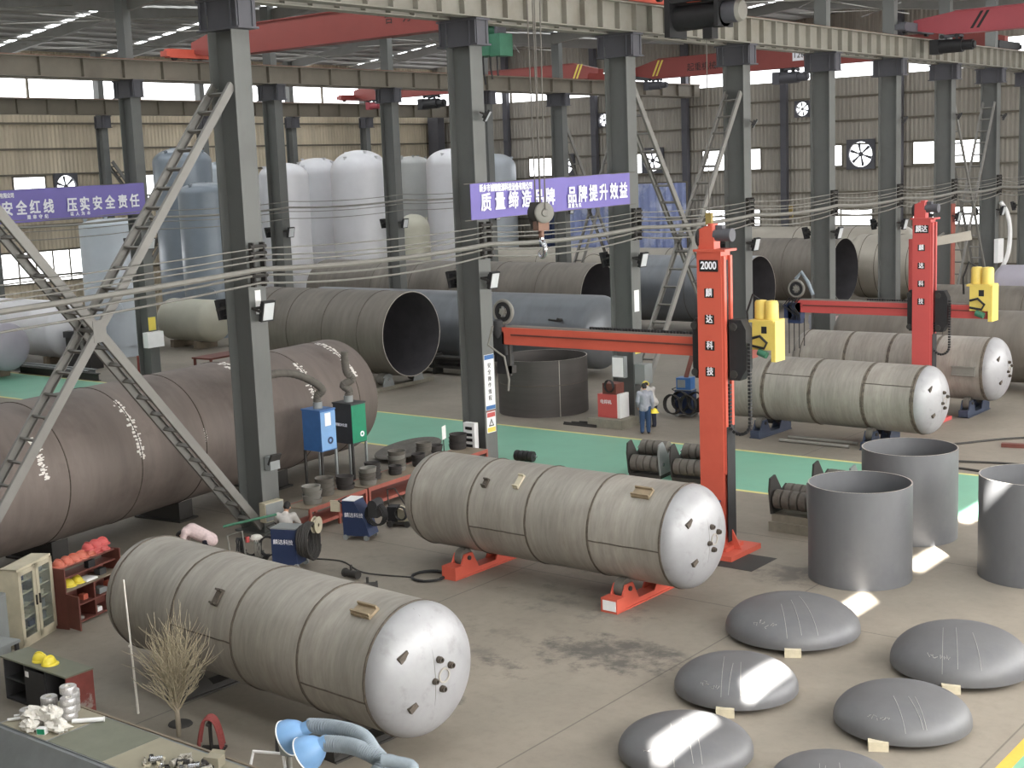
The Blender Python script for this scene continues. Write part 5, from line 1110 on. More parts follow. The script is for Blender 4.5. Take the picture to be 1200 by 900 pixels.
bogie((-21.6, 33.5, 0), .12, 'low roller bogie on the aisle behind the middle vessel', False)
bogie((-15.2, 30.15, 0), .0, 'roller bogie on a two-step block, left of the front grey drum')
bogie((-15.0, 32.1, 0), .0, 'roller bogie behind the front grey drum, on the aisle edge')
t = thing('roller', 'small black ribbed roller lying on the aisle beside the second front column', 'roller', (-26.1, 33.3, .17), .1)
m = MB(); [m.lathe([(.03, -.34+.17*k), (.16, -.34+.17*k), (.17, -.3+.17*k), (.16, -.2+.17*k), (.03, -.2+.17*k)], (0, 0, 0), 'X', 20) for k in range(4)]; obj('drum', m, 'black', t); obj('shaft', MB().cyl((-.4, 0, 0), (.42, 0, 0), .04, n=10), 'chrome', t)
for k, pts in enumerate(([(-16.4, 40.9, .03), (-15.6, 41.6, .03), (-14.4, 43.2, .03), (-12.5, 44.6, .03)], [(-15.4, 37.9, .03), (-14.3, 38.35, .03), (-12.8, 38.2, .03), (-11.0, 38.9, .03)], [(-16.6, 39.6, .03), (-15.0, 39.2, .03), (-13.2, 39.6, .03), (-11.4, 39.5, .03)])):
    o = obj('floor_hose', MB().tube(smooth(pts, 8), .035, 8), 'cable_dark'); tag(o, f'dark hose on the floor beyond the drums at the right, {["farthest", "nearest the aisle", "middle"][k]} one', 'hose', 'hoses on the floor at the right')
o = obj('timber', MB().bb((-.6, -.1, 0), (1.4, .1, .12)), 'shelf_brown'); o.location = (-13.7, 42.1, 0); o.rotation_euler = (0, 0, .2); tag(o, 'brown timber on the floor at the right edge beyond the drums', 'timber')
for k in range(3):
    o = obj('steel_angle', MB().bb((-.7, -.03, 0), (.7, .03, .05)).bb((-.7, .0, 0), (.7, .03, .1)), 'cable_dark'); o.location = (-28.0+.2*k, 38.9+.25*k, 0); o.rotation_euler = (0, 0, .1*k); tag(o, f'dark steel angle on the floor left of the red welder, {["nearest", "middle", "farthest"][k]}', 'steel angle', 'steel angles by the red welder')

# ================================================================== lower left: cabinets, shelf, desk, workbench
cbn = thing('display_cabinet', 'cream metal cabinet with two glazed doors and shelves, standing left of the brown shelf', 'cabinet', (-24.35, 15.0, 0), math.radians(26))
# local: x = front normal, y along the front
W2, D2, HC = .62, .42, 1.62
obj('body', MB().bb((-D2, -W2, 0), (0, -W2+.03, HC)).bb((-D2, W2-.03, 0), (0, W2, HC)).bb((-D2, -W2, 0), (-D2+.03, W2, HC)).bb((-D2, -W2, HC-.05), (.01, W2, HC)).bb((-D2, -W2, 0), (0, W2, .08)), 'cream_paint', cbn)
for z in (.3, .55, .8, 1.05, 1.3): obj('shelf_board', MB().bb((-D2+.03, -W2+.03, z), (-.04, W2-.03, z+.025)), 'cream_paint', cbn)
for s in (-1, 1):
    a, b = (-W2, -.01) if s < 0 else (.01, W2)
    d = obj('door', MB().bb((0, a, .08), (.03, a+.1, HC-.05)).bb((0, b-.1, .08), (.03, b, HC-.05)).bb((0, a, .08), (.03, b, .2)).bb((0, a, HC-.15), (.03, b, HC-.05)), 'cream_paint', cbn)
    obj('glass', MB().bb((.01, a+.1, .2), (.018, b-.1, HC-.15)), 'glass', d); obj('handle', MB().bb((.03, -s*(-.06)-.015, .75), (.06, -s*(-.06)+.015, .95)), 'cable_dark', d)
rr = random.Random(2)
for z in (.325, .575, .825, 1.075, 1.325):
    for k in range(3):
        y = -.42+.36*k+rr.uniform(-.05, .05); h = rr.uniform(.08, .16); o = obj('tool_box', MB().bb((-.14, -.1, 0), (.14, .1, h)).bb((-.15, -.11, h), (.15, .11, h+.015)), rr.choice(['cabinet_dark', 'navy', 'cabinet_grey', 'cream_paint']))
        p = Matrix.Rotation(math.radians(26), 3, 'Z') @ Vector((-.22, y, 0)); o.location = (-24.35+p.x, 15.0+p.y, z); o.rotation_euler = (0, 0, math.radians(26)); tag(o, f'box inside the glazed cabinet, {["left", "middle", "right"][k]} on its {ORD[int((z-.3)/.25)]} shelf from below', 'box', 'boxes in the glazed cabinet')
# brown shelf unit with helmets
RS = math.radians(14); sh0 = Vector((-24.55, 16.5, 0))
shf = thing('shelf_unit', 'dark red-brown shelf unit full of safety helmets, right of the cream cabinet', 'shelf', sh0, RS)
SW, SD = .86, .5
def sl(x, y, z): p = Matrix.Rotation(RS, 3, 'Z') @ Vector((x, y, 0)); return Vector((sh0.x+p.x, sh0.y+p.y, z))
obj('frame', MB().bb((-SD, -SW, 0), (0, -SW+.03, 1.28)).bb((-SD, SW-.03, 0), (0, SW, 1.28)).bb((-SD, -SW, 0), (-SD+.02, SW, 1.0)), 'shelf_brown', shf)
for z, nm_ in ((.04, 'bottom'), (.4, 'lower'), (.78, 'desk'), (1.02, 'upper'), (1.24, 'top')): obj('shelf_board', MB().bb((-SD if z < .9 else -SD+.02, -SW+.02, z), (.0 if z < .9 else -.12, SW-.02, z+.03)), 'shelf_brown' if z != .78 else 'wood_top', shf)
obj('divider', MB().bb((-SD, -.02, .04), (-.01, .02, .78)), 'shelf_brown', shf)
dr = obj('door', MB().bb((0, 0, .05), (.42, .03, .76)), 'shelf_brown', shf, loc=(0, -SW, 0), rot=(0, 0, -.25)); obj('handle', MB().bb((.34, .03, .4), (.38, .06, .5)), 'cable_dark', dr)
def helmet(loc, rz, mt, label, group, up=True):
    t = thing('safety_helmet', label, 'helmet', loc, rz, group)
    obj('crown', MB().sph((0, 0, .015), (.14, .115, .13), 18, 8, 0.0), mt, t); obj('brim', MB().lathe([(.11, 0), (.155, 0), (.15, .02), (.11, .03)], (.02, 0, 0), 'Z', 22, True), mt, t); obj('ridge', MB().tube([(.12*math.cos(a), 0, .02+.135*math.sin(a)) for a in [.25+.26*i for i in range(11)]], .018, 6), mt, t)
    return t
for k in range(7):
    y = -.68+.225*k; row = k % 2; z = 1.27
    helmet(sl(-.30, y, z), RS+.3*k, 'orange_plastic' if k < 5 else 'crimson', f'orange-red safety helmet on top of the brown shelf, {ORD[k]} from the left', 'orange helmets on the brown shelf')
for k in range(3): helmet(sl(-.28, .2+.22*k, 1.40), RS+.5*k, 'crimson', f'red safety helmet stacked on the helmets at the right end, {["left", "middle", "right"][k]} one', 'orange helmets on the brown shelf')
for k in range(2): helmet(sl(-.25, -.5+.26*k, .81), RS+.2, 'yellow_plastic', f'yellow safety helmet inside the brown shelf, {["left", "right"][k]} one', 'yellow helmets in the brown shelf')
its = [(-.2, .0, .81, 'paper', (.3, .34, .03), 'sheaf of papers on the middle board of the brown shelf'), (-.2, .12, 1.05, 'black', (.12, .2, .14), 'black box on the upper board of the brown shelf'), (-.2, .42, .81, 'cabinet_dark', (.16, .2, .12), 'dark box with a white tag on the middle board'), (-.2, .35, .43, 'cabinet_grey', (.22, .24, .1), 'pale box in the right compartment of the brown shelf'), (-.2, .65, .43, 'orange_plastic', (.14, .16, .16), 'orange tin in the right compartment of the brown shelf'), (-.2, -.55, .43, 'cable_grey', (.2, .3, .06), 'metal parts tray in the left compartment'), (-.2, -.15, .43, 'orange_plastic', (.14, .14, .1), 'small orange box in the left compartment'), (-.2, -.5, .07, 'cable_grey', (.24, .4, .05), 'lower tray of tools in the left compartment'), (-.15, .2, .07, 'paper', (.12, .14, .08), 'small white box on the bottom board of the brown shelf')]
for x, y, z, mt, d, lb in its:
    o = obj('small_box', MB().box((0, 0, d[2]/2), d).box((0, 0, d[2]+.006), (d[0]*.9, d[1]*.9, .012)), mt); o.location = sl(x, y, z); o.rotation_euler = (0, 0, RS); tag(o, lb, 'box')
# low grey cabinet, concrete roller behind
t = thing('filing_cabinet', 'grey-blue low cabinet at the left edge in front of the cream one', 'cabinet', (-24.05, 13.6, 0), math.radians(8))
obj('body', MB().bb((-.45, -.7, 0), (0, .62, 1.22)), 'cabinet_grey', t); obj('door', MB().bb((0, -.68, .05), (.02, -.04, 1.18)), 'cabinet_grey', t); d = obj('door', MB().bb((0, -.02, .05), (.02, .6, 1.18)), 'cabinet_grey', t); obj('label_sheet', MB().bb((.02, .1, .35), (.026, .3, .55)), 'paper', d)
t = thing('side_table', 'grey table corner at the left edge beside the low cabinet', 'table', (-22.75, 12.9, 0), math.radians(14)); obj('table_top', MB().bb((-.5, -.7, .74), (.35, .5, .8)), 'cabinet_grey', t)
for x in (-.45, .3):
    for y in (-.65, .45): obj('leg', MB().bb((x-.03, y-.03, 0), (x+.03, y+.03, .74)), 'cabinet_dark', t)
t = thing('roller', 'dark ribbed roller behind the cream cabinet', 'roller', (-26.1, 16.0, .36), math.radians(100)); m = MB(); [m.lathe([(.05, -.8+.4*k), (.33, -.8+.4*k), (.36, -.76+.4*k), (.36, -.48+.4*k), (.33, -.44+.4*k), (.05, -.44+.4*k)], (0, 0, 0), 'X', 24) for k in range(4)]; obj('drum', m, 'rubber', t); obj('shaft', MB().cyl((-.9, 0, 0), (.85, 0, 0), .06, n=12), 'chrome', t)
t = thing('open_crate', 'reddish plywood crate beside the helmet shelf, half behind the nearest vessel', 'crate', (-24.7, 18.0, 0), .25); obj('crate_body', MB().bb((-.5, -.5, 0), (-.46, .5, .95)).bb((.1, -.5, 0), (.14, .5, .95)).bb((-.5, -.5, 0), (.14, -.46, .95)).bb((-.5, .46, 0), (.14, .5, .95)), 'shelf_red', t, flat=True); obj('lid', MB().bb((-.52, -.52, .95), (.16, .52, .98)), 'cardboard', t)
# dark desk with yellow helmets
dk = thing('desk', 'dark open-fronted desk with a reddish end panel and two yellow helmets on top', 'desk', (-21.03, 13.03, 0))
obj('desk_top', MB().bb((-.99, -.29, .77), (.99, .27, .8)), 'olive_top', dk)
obj('carcass', MB().bb((-.97, -.25, 0), (-.94, .25, .77)).bb((-.97, .22, 0), (.94, .25, .77)).bb((-.97, -.25, 0), (.94, .25, .04)).bb((-.33, -.25, 0), (-.3, .25, .77)).bb((.3, -.25, 0), (.33, .25, .77)), 'cabinet_dark', dk)
obj('end_panel', MB().bb((.94, -.27, 0), (.98, .26, .77)), 'rust_panel', dk)['label'] = 'reddish end panel with a pale scrape'
obj('shelf_board', MB().bb((-.94, -.24, .38), (-.33, .22, .4)), 'cabinet_dark', dk); d = obj('door', MB().bb((-.3, -.27, .06), (.3, -.25, .7)), 'cabinet_dark', dk); obj('label_sheet', MB().bb((-.26, -.276, .56), (-.16, -.27, .66)), 'paper', d)
for k, (x, y) in enumerate(((-21.16, 12.99), (-20.84, 12.96))): helmet((x, y, .803), .4+1.2*k, 'yellow_plastic', f'bright yellow safety helmet on the dark desk, {["left", "right"][k]} one', 'yellow helmets on the dark desk')
# long workbench with a covered top
wb = thing('workbench', 'long steel workbench covered with cardboard at the lower left corner', 'bench', (-16.9, 11.55, 0))
obj('bench_top', MB().bb((-2.35, -.55, .74), (3.2, .55, .78)), 'sheet_steel', wb); obj('cover_sheet', MB().bb((-2.3, -.54, .78), (-1.1, .54, .788)), 'cardboard', wb); obj('cover_sheet', MB().bb((.3, -.53, .78), (3.1, .5, .786)), 'cardboard', wb); obj('cover_sheet', MB().bb((-1.05, -.53, .78), (.28, .52, .785)), 'olive_top', wb)
obj('skirt', MB().prism([(0, .76), (-.06, .76), (-.55, .05), (-.5, .05)], (-2.35, -.55, 0), (0, 1, 0), (0, 0, 1), (1, 0, 0), 4.2), 'sheet_steel', wb, flat=True)
obj('edge_rail', MB().bb((-2.35, .55, .70), (3.2, .59, .80)), 'wood_top', wb)
for x in (-2.25, .4, 3.1):
    for y in (-.45, .48): obj('leg', MB().bb((x-.04, y-.04, 0), (x+.04, y+.04, .74)), 'cabinet_dark', wb)
# spools of welding wire
def spool(p, label):
    t = thing('wire_spool', label, 'wire spool', p, 0, 'spools of welding wire on the workbench')
    obj('wire_winding', MB().lathe([(.05, .0), (.125, .0), (.132, .01), (.132, .105), (.125, .115), (.05, .115)], (0, 0, 0), 'Z', 28, True), 'wire_silver', t); obj('core', MB().lathe([(.045, -.0), (.055, -.0), (.055, .118), (.045, .118)], (0, 0, 0), 'Z', 20, True), 'film', t); return t
SPX = [((-19.0, 11.75), 2, 'second stack from the left'), ((-18.66, 11.93), 3, 'back stack'), ((-18.42, 11.72), 3, 'right stack'), ((-19.08, 11.42), 1, 'single one at the left')]
for (x, y), n, nm_ in SPX:
    for k in range(n): spool((x+.01*k, y, .79+.119*k), f'silver spool of welding wire, {nm_ if n == 1 else ["bottom", "middle" if n == 3 else "top", "top"][k]+" of the "+nm_}')
spool((-18.56, 11.83, .79+.357), 'silver spool of welding wire lying across the tops of two stacks')
def blob(name, c, s, seed, mt, label, cat, group=None):
    rr = random.Random(seed); m = MB(); m.sph((0, 0, 0), 1, 18, 12)
    ph = [rr.uniform(0, 6) for _ in range(9)]
    v = []
    for x, y, z in m.v:
        k = 1+.22*math.sin(5*x+ph[0])*math.sin(4*y+ph[1])+.16*math.sin(9*z+ph[2]+4*x)+.12*math.sin(13*y+ph[3]+5*z)+.08*math.sin(19*x+ph[4])
        v.append((x*k*s[0], y*k*s[1], max(-s[2]*.75, z*k*s[2])))
    m.v = v; o = obj(name, m, mt, flat=False, sharp=25); o.location = (c[0], c[1], c[2]+s[2]*.75); return tag(o, label, cat, group)
for k, (c, s, lb) in enumerate((((-18.7, 11.3, .79), (.22, .18, .14), 'crumpled clear plastic film on the workbench, left heap'), ((-18.42, 11.4, .79), (.2, .15, .18), 'crumpled white plastic film on the workbench, tall middle heap'), ((-18.15, 11.33, .79), (.22, .14, .1), 'crumpled pale plastic film on the workbench, right heap'), ((-18.55, 11.1, .79), (.16, .1, .1), 'crumpled plastic film on the workbench, front heap'))): blob('plastic_film', c, s, k+3, 'film', lb, 'plastic film', 'plastic film on the workbench')
for k, (a, b, r, lb) in enumerate((((-19.15, 11.1, .82), (-18.95, 11.35, .82), .022, 'white tube at the left end of the workbench'), ((-19.2, 11.25, .82), (-18.9, 11.5, .84), .022, 'second white tube at the left end of the workbench'), ((-18.2, 11.62, .83), (-17.85, 11.95, .83), .035, 'white paper roll right of the wire spools'))):
    o = obj('white_tube', MB().cyl(a, b, r, n=14).cyl(Vector(b), Vector(b)+(Vector(b)-Vector(a))*.02, r*1.2, n=14), 'paper'); tag(o, lb, 'tube')
t = thing('small_box', 'small green-labelled box in front of the plastic film', 'box', (-18.25, 11.13, .79), .5); obj('carton', MB().bb((-.07, -.05, 0), (.07, .05, .1)), 'paper', t); obj('green_label', MB().bb((-.06, -.056, .01), (.06, -.05, .09)), 'green_box', t)
rr = random.Random(11)
for k in range(40):
    x = -16.0+rr.random()*1.2; y = 11.35+rr.random()*.4+.12*(x+15.4); r = rr.uniform(.035, .065)
    m = MB(); kind = k % 3
    if kind == 0: m.lathe([(r*.5, 0), (r, 0), (r, .04), (r*.6, .05), (r*.6, .1), (r*.5, .1)], (0, 0, 0), 'Z', 18, True)
    elif kind == 1: m.cyl((-r, 0, r), (r*1.6, 0, r), r*.8, n=14).cyl((r*1.6, 0, r), (r*1.8, 0, r), r, n=14)
    else: m.lathe([(r*.6, 0), (r, 0), (r, .03), (r*.6, .03)], (0, 0, 0), 'Z', 18, True)
    o = obj('pipe_fitting', m, rr.choice(['scrap_metal', 'cable_dark', 'chrome', 'rubber', 'cream_paint'])); o.location = (x, y, .79); o.rotation_euler = (0, 0, rr.uniform(0, 6)); tag(o, 'small metal pipe fitting in the heap on the workbench', 'pipe fitting', 'pipe fittings heaped on the workbench')
o = obj('white_bar', MB().bb((-.45, -.06, 0), (.45, .06, .05)).bb((-.45, -.07, .05), (.45, .07, .06)), 'paper'); o.location = (-15.2, 11.2, .79); o.rotation_euler = (0, 0, .45); tag(o, 'flat white bar lying beside the heap of pipe fittings', 'bar')
t = thing('small_carton', 'small beige carton at the back edge of the workbench beside the fittings', 'box', (-15.1, 11.85, .79), .3); obj('carton', MB().bb((-.12, -.09, 0), (.12, .09, .15)), 'cardboard', t); obj('flap', MB().box((0, .1, .16), (.22, .08, .01), rot=Matrix.Rotation(.5, 3, 'X')), 'cardboard', t)
# dry potted-looking sapling, pole, red hose
tr_ = thing('dry_tree', 'dry leafless bushy sapling in front of the nearest vessel', 'plant', (-17.95, 13.4, 0))
obj('trunk', MB().tube([(0, 0, 0), (.01, 0, .2), (-.01, .01, .45), (0, 0, .7)], [.035, .045, .04, .03], 8), 'bark', tr_)
rr = random.Random(5); m = MB()
for k in range(190):
    a = rr.uniform(0, 2*PI); el = rr.uniform(.55, 1.5); L_ = rr.uniform(.4, .95)*(.6+.45*math.sin(el)); z0_ = rr.uniform(.4, 1.0)
    d = Vector((math.cos(a)*math.cos(el), math.sin(a)*math.cos(el), math.sin(el))); p = Vector((0, 0, z0_)); pts = [p]
    for i in range(4): p = p+d*(L_/4)+Vector((rr.uniform(-.03, .03), rr.uniform(-.03, .03), .025)); pts.append(p)
    m.tube(pts, [.008, .007, .006, .005, .003], 4)
    for j in range(3):
        q = pts[2+j % 3]; dd = (d+Vector((rr.uniform(-.7, .7), rr.uniform(-.7, .7), rr.uniform(-.2, .6)))).normalized(); m.tube([q, q+dd*.12, q+dd*.24+Vector((0, 0, .02))], [.005, .004, .0025], 4)
o = obj('twigs', m, 'twig', tr_); o['kind'] = 'stuff'
o = obj('soil_clump', MB().sph((0, 0, 0), (.22, .2, .06), 14, 6, 0.0), 'cable_dark'); o.location = (-18.35, 13.75, 0); tag(o, 'dark clump on the floor beside the dry sapling', 'clump')
o = obj('bamboo_pole', MB().cyl((0, 0, 0), (-.06, -.03, 2.38), .022, .014, n=10).cyl((-.06, -.03, 1.2), (-.06*.5, -.015, 1.22), .024, n=10), 'film'); o.location = (-19.36, 13.65, 0); tag(o, 'thin pale upright pole left of the dry sapling', 'pole')
t = thing('hose_reel', 'red hose hung over a short stand beside the dry sapling', 'hose', (-17.0, 13.3, 0), .6)
obj('stand', MB().bb((-.2, -.2, 0), (.2, .2, .03)).cyl((0, 0, 0), (0, 0, .5), .03, n=10).cyl((0, -.12, .5), (0, .12, .5), .03, n=10), 'cable_dark', t)
m = MB()
for k in range(8):
    y = -.1+.028*k; w_ = .15+.012*(k % 3); m.tube(smooth([(-w_-.03, y, .08+.03*(k % 4)), (-w_, y, .3), (-w_*.6, y, .52), (0, y, .58+.01*(k % 2)), (w_*.6, y, .52), (w_, y, .3), (w_+.03, y, .06+.04*(k % 3))], 5), .016, 6)
obj('hose', m, 'red_hose', t)
# fume arms near the camera at the bottom edge
fa = thing('fume_arm_unit', 'grey extraction hoses with two blue hoods at the bottom edge', 'fume extractor', (-11.9, 11.4, 0))
bx = Vector((-11.9, 11.4, 0))
obj('cabinet', MB().bb((-.35, -.35, .1), (.35, .35, 1.1)).bb((-.38, -.38, 1.1), (.38, .38, 1.14)), 'cream_paint', fa)
for x in (-.3, .3):
    for y in (-.3, .3): obj('wheel', MB().cyl((x, y-.03, .06), (x, y+.03, .06), .06, n=12), 'black', fa)
def arm(pts, hood, hdir, r=.1):
    P = [Vector(p)-bx for p in pts]; P = smooth(P, 22)
    obj('hose', MB().tube(P, [r+.014*(i % 2) for i in range(len(P))], 14), 'hose_grey', fa)
    c = Vector(hood)-bx; d = Vector(hdir).normalized(); R3 = d.to_track_quat('Z', 'Y').to_matrix()
    prof = [(r*.9, -.2), (r*1.0, -.1), (.17, -.02), (.235, .1), (.25, .2), (.24, .2), (.16, 0), (.06, -.08)]
    m = MB(); m.lathe(prof, (0, 0, 0), 'Z', 30); m.v = [tuple(c+R3 @ Vector(v)) for v in m.v]; h_ = obj('hood', m, 'hood_blue', fa); obj('hood_rim', MB().tube([tuple(c+R3 @ Vector((.247*math.cos(2*PI*i/30), .247*math.sin(2*PI*i/30), .2))) for i in range(30)], .012, 6, True), 'paper', h_)
hA, hB = gz(350, 858, 1.45), gz(371, 876, 1.45)
arm([gz(362, 851, 1.5), gz(392, 853, 1.56), gz(422, 862, 1.6), gz(437, 880, 1.55), gz(446, 900, 1.4), (-12.1, 11.5, 1.12)], hA, (-.75, -.35, -.45))
arm([gz(378, 871, 1.5), gz(405, 873, 1.54), gz(428, 880, 1.55), gz(448, 892, 1.45), gz(462, 905, 1.3), (-11.75, 11.35, 1.12)], hB, (-.7, -.4, -.5))
arm_end = obj('hose', MB().tube(smooth([gz(447, 891, 1.62)-bx, gz(462, 893, 1.6)-bx, gz(482, 906, 1.5)-bx, Vector((.1, -.2, 1.12))], 8), .085, 14), 'hose_grey', fa)
t = thing('vise_stand', 'grey clamp stand with a tubular frame at the bottom edge left of the blue hoods', 'stand', (-14.2, 12.45, 0), .3)
obj('post', MB().cyl((0, 0, 0), (0, 0, .95), .04, n=12).bb((-.2, -.2, 0), (.2, .2, .04)), 'cable_grey', t); obj('clamp_head', MB().bb((-.1, -.07, .95), (.1, .07, 1.1)).cyl((-.02, 0, 1.05), (.12, 0, 1.12), .06, n=14), 'cabinet_grey', t); obj('tube_frame', MB().tube([(-.6, -.1, .7), (-.55, -.05, .95), (-.1, 0, .95), (-.05, 0, .5)], .025, 8), 'paper', t); obj('blade', MB().prism([(0, 0), (.06, 0), (.02, .35)], (-.22, 0, .95), (1, 0, 0), (0, 0, 1), (0, 1, 0), .015), 'cabinet_dark', t)

# ================================================================== left background floor
t = thing('machine_frame', 'dark welding machinery stacked at the left edge before the white-grey tank', 'machine', (-59.3, 40.4, 0), .2)
for k, (x, y, z, d) in enumerate(((0, 0, .4, (1.6, .9, .8)), (-.5, 0, 1.2, (.5, .8, .8)), (.5, .1, 1.05, (.5, .6, .5)), (-.2, -.3, 1.75, (1.2, .4, .3)), (.7, -.2, 1.6, (.3, .5, .9)))): obj(['base_frame', 'motor_block', 'gear_block', 'cross_arm', 'upright'][k], MB().box((x, y, z), d), 'cable_dark' if k != 3 else 'cabinet_dark', t)
obj('brace_arm', MB().bar((.6, -.3, .2), (-.1, -.4, 2.6), .22, .2).bar((-.9, -.3, .1), (.2, -.5, 1.4), .1, .1), 'brace_paint', t)
for k in range(3):
    o = obj('steel_beam', MB().bb((-3.2, -.12, 0), (3.2, .12, .03)).bb((-3.2, -.02, .03), (3.2, .02, .32)).bb((-3.2, -.12, .32), (3.2, .12, .35)), 'cabinet_grey' if k < 2 else 'cable_dark'); o.location = (-59.5+1.5*(k == 2), 38.9-.45*k, 0); tag(o, f'long steel beam lying at the left by the green aisle, {["farthest", "middle", "nearest"][k]} of three', 'steel beam', 'steel beams lying at the left')
t = thing('red_cabinet', 'small red cabinet standing at the foot of the dark second-row column', 'cabinet', (-54.1, 40.25, 0), 0); obj('case', MB().bb((-.35, -.3, 0), (.35, .3, .95)), 'shelf_red', t); obj('door', MB().bb((-.3, -.32, .08), (.3, -.3, .88)), 'crane_red', t)
colbox('junction_box', 'white box with a yellow label on the dark second-row column at the left', 'switch box', (-52.33, YB[1]-.2, 1.9), (.35, .9, .7), 'paper', lambda t: obj('yellow_label', MB().bb((.17, -.35, .45), (.19, .05, 1.05)), 'label_yellow', t))
t = thing('long_bench', 'long low brown bench left of the first front column, before the tanks', 'bench', (-52.3, 42.6, 0), .05)
obj('bench_top', MB().bb((-.2, -1.0, .7), (1.1, 4.6, .78)), 'shelf_brown', t); [obj('leg', MB().bb((x-.05, y-.05, 0), (x+.05, y+.05, .7)), 'shelf_brown', t) for x in (-.1, 1.0) for y in (-.9, 1.8, 4.5)]
for k in range(5):
    o = obj('parts_box', MB().bb((-.25, -.3, 0), (.25, .3, .3)).bb((-.27, -.32, .3), (.27, .32, .33)), rr.choice(['cabinet_dark', 'cable_dark', 'cream_paint'])); o.location = (-51.9+.15*k, 43.0+.8*k, .78 if k % 2 else .0); tag(o, f'parts box {"on" if k % 2 else "below"} the long brown bench, {ORD[k]} from the left', 'box', 'parts boxes at the long brown bench')
t = thing('beam_rack', 'dark steel rack with a white box under the long blue-grey tank', 'rack', (-40.2, 46.6, 0), 0)
obj('rack_frame', MB().bb((-3.2, -.3, .3), (1.0, .3, .42)).bb((-3.2, -.3, .7), (1.0, .3, .8)).bb((-3.2, -.3, 0), (-3.1, .3, .9)).bb((.9, -.3, 0), (1.0, .3, .9)).bb((-1.2, -.3, 0), (-1.1, .3, .9)), 'cable_dark', t); obj('white_box', MB().bb((1.05, -.3, 0), (1.9, .3, .85)), 'cabinet_grey', t)
# blue sheeting, white covers and stored goods before the end wall
def screen(x0, x1, y, z0, z1, mt, label, n=30):
    t = thing('sheet_screen', label, 'screen', ((x0+x1)/2, y, 0), 0, 'hanging sheets before the end wall'); L_ = x1-x0; vs = []; fs = []
    for i in range(n+1):
        x = -L_/2+L_*i/n; q = .12*math.sin(i*1.3)+.05*math.sin(i*3.1); vs += [(x, q, z0), (x, q*.4, z1), (x, q+.04, z0), (x, q*.4+.04, z1)]
    for i in range(n): a, b = 4*i, 4*i+4; fs += [(a, b, b+1, a+1), (a+2, a+3, b+3, b+2), (a+1, b+1, b+3, a+3), (a, a+2, b+2, b)]
    obj('sheet', MB().add(vs, fs), mt, t); obj('frame', MB().bb((-L_/2-.08, .08, 0), (-L_/2+.02, .18, z1+.1)).bb((L_/2-.02, .08, 0), (L_/2+.08, .18, z1+.1)).bb((-L_/2, .08, z1), (L_/2, .16, z1+.1)), 'girt', t); return t
screen(-55.4, -51.4, 85.0, .2, 7.6, 'tarp_blue', 'large blue-white sheet hanging between the third front column and the ladder brace')
screen(-62.6, -58.4, 85.6, .2, 6.2, 'tarp_blue', 'blue striped sheet hanging below the quality banner')
screen(-65.2, -63.0, 86.0, .2, 6.2, 'navy', 'dark slatted screen below the left half of the quality banner')
for k, (x, y, s) in enumerate(((-50.9, 77.4, (1.1, .8, .8)), (-47.9, 77.2, (1.0, .8, .6)))):
    o = blob('white_cover', (x, y, 3.0 if False else 0), s, 21+k, 'white_sheet', f'crumpled white cover over goods behind the shells, {["left", "right"][k]} one', 'cover', 'white covers behind the shells'); o.location.z = 1.66+.75*s[2]
    c_ = obj('storage_crate', MB().bb((-s[0]*.85, -s[1]*.8, 0), (s[0]*.85, s[1]*.8, 1.68)), 'cardboard'); c_.location = (x, y, 0); tag(c_, f'tall crate under the {["left", "right"][k]} white cover', 'crate', 'crates under the white covers')
# far right: jib, red post, pale hose
t = thing('jib_beam', 'pale beam with a cable reaching from the far column behind the crimson column', 'beam', (-26.2, 65.6, 4.6), 0); obj('beam', MB().bar((-.5, -.3, 0), (1.9, 1.0, .4), .3, .42), 'pale_steel', t); obj('cable', MB().tube(smooth([(-.2, -.1, .3), (.1, .1, .5), (.4, .2, .32), (.8, .4, .55)], 6), .05, 8), 'cable_grey', t)
obj('post', MB().bb((-.62, -.5, -4.6), (-.4, -.25, .3)), 'crimson', t)
o = obj('red_board', MB().bb((-.02, -.26, 2.0), (.02, .26, 6.4)), 'shelf_red'); o.location = (XA+.48, YA[7], 0); tag(o, 'tall dark red board on the seventh front column', 'board')
t = thing('pale_hose', 'thick pale hose with a white box hanging on the eighth front column', 'hose', (XA+.6, YA[8], 0)); obj('hose', MB().tube(smooth([(0, .1, 6.2), (.25, .4, 5.6), (.4, .5, 4.6), (.35, .4, 3.4), (.1, .2, 2.6)], 8), .12, 10), 'paper', t); obj('box', MB().bb((-.12, -.5, 2.9), (.1, .4, 4.2)), 'paper', t)
# ================================================================== people
def flesh(name, parts, mt, parent, vox=.012, smooth_n=6):
    """one continuous skin grown over tapered limbs: parts = (p, q, rp, rq) or (centre, (rx, ry, rz))"""
    m = MB()
    for a in parts:
        if len(a) == 2: m.sph(a[0], a[1], 16, 10)
        else:
            p, q, r0, r1 = Vector(a[0]), Vector(a[1]), a[2], a[3]
            n = 5
            m.cyl(p, q, r0, r1, 14); m.sph(p, r0, 14, 8); m.sph(q, r1, 14, 8)
    me = bpy.data.meshes.new(name); me.from_pydata(m.v, [], m.f); o = bpy.data.objects.new(name, me); COL.objects.link(o)
    md = o.modifiers.new('r', 'REMESH'); md.mode = 'VOXEL'; md.voxel_size = vox; md.use_smooth_shade = True
    s = o.modifiers.new('s', 'SMOOTH'); s.iterations = smooth_n; s.factor = .5
    bpy.context.view_layer.update()
    me2 = bpy.data.meshes.new_from_object(o.evaluated_get(bpy.context.evaluated_depsgraph_get())); bpy.data.objects.remove(o)
    me2.name = name; me2.materials.clear(); me2.materials.append(M[mt]); me2.polygons.foreach_set('use_smooth', [True]*len(me2.polygons))
    o = bpy.data.objects.new(name, me2); COL.objects.link(o); o.parent = parent; return o
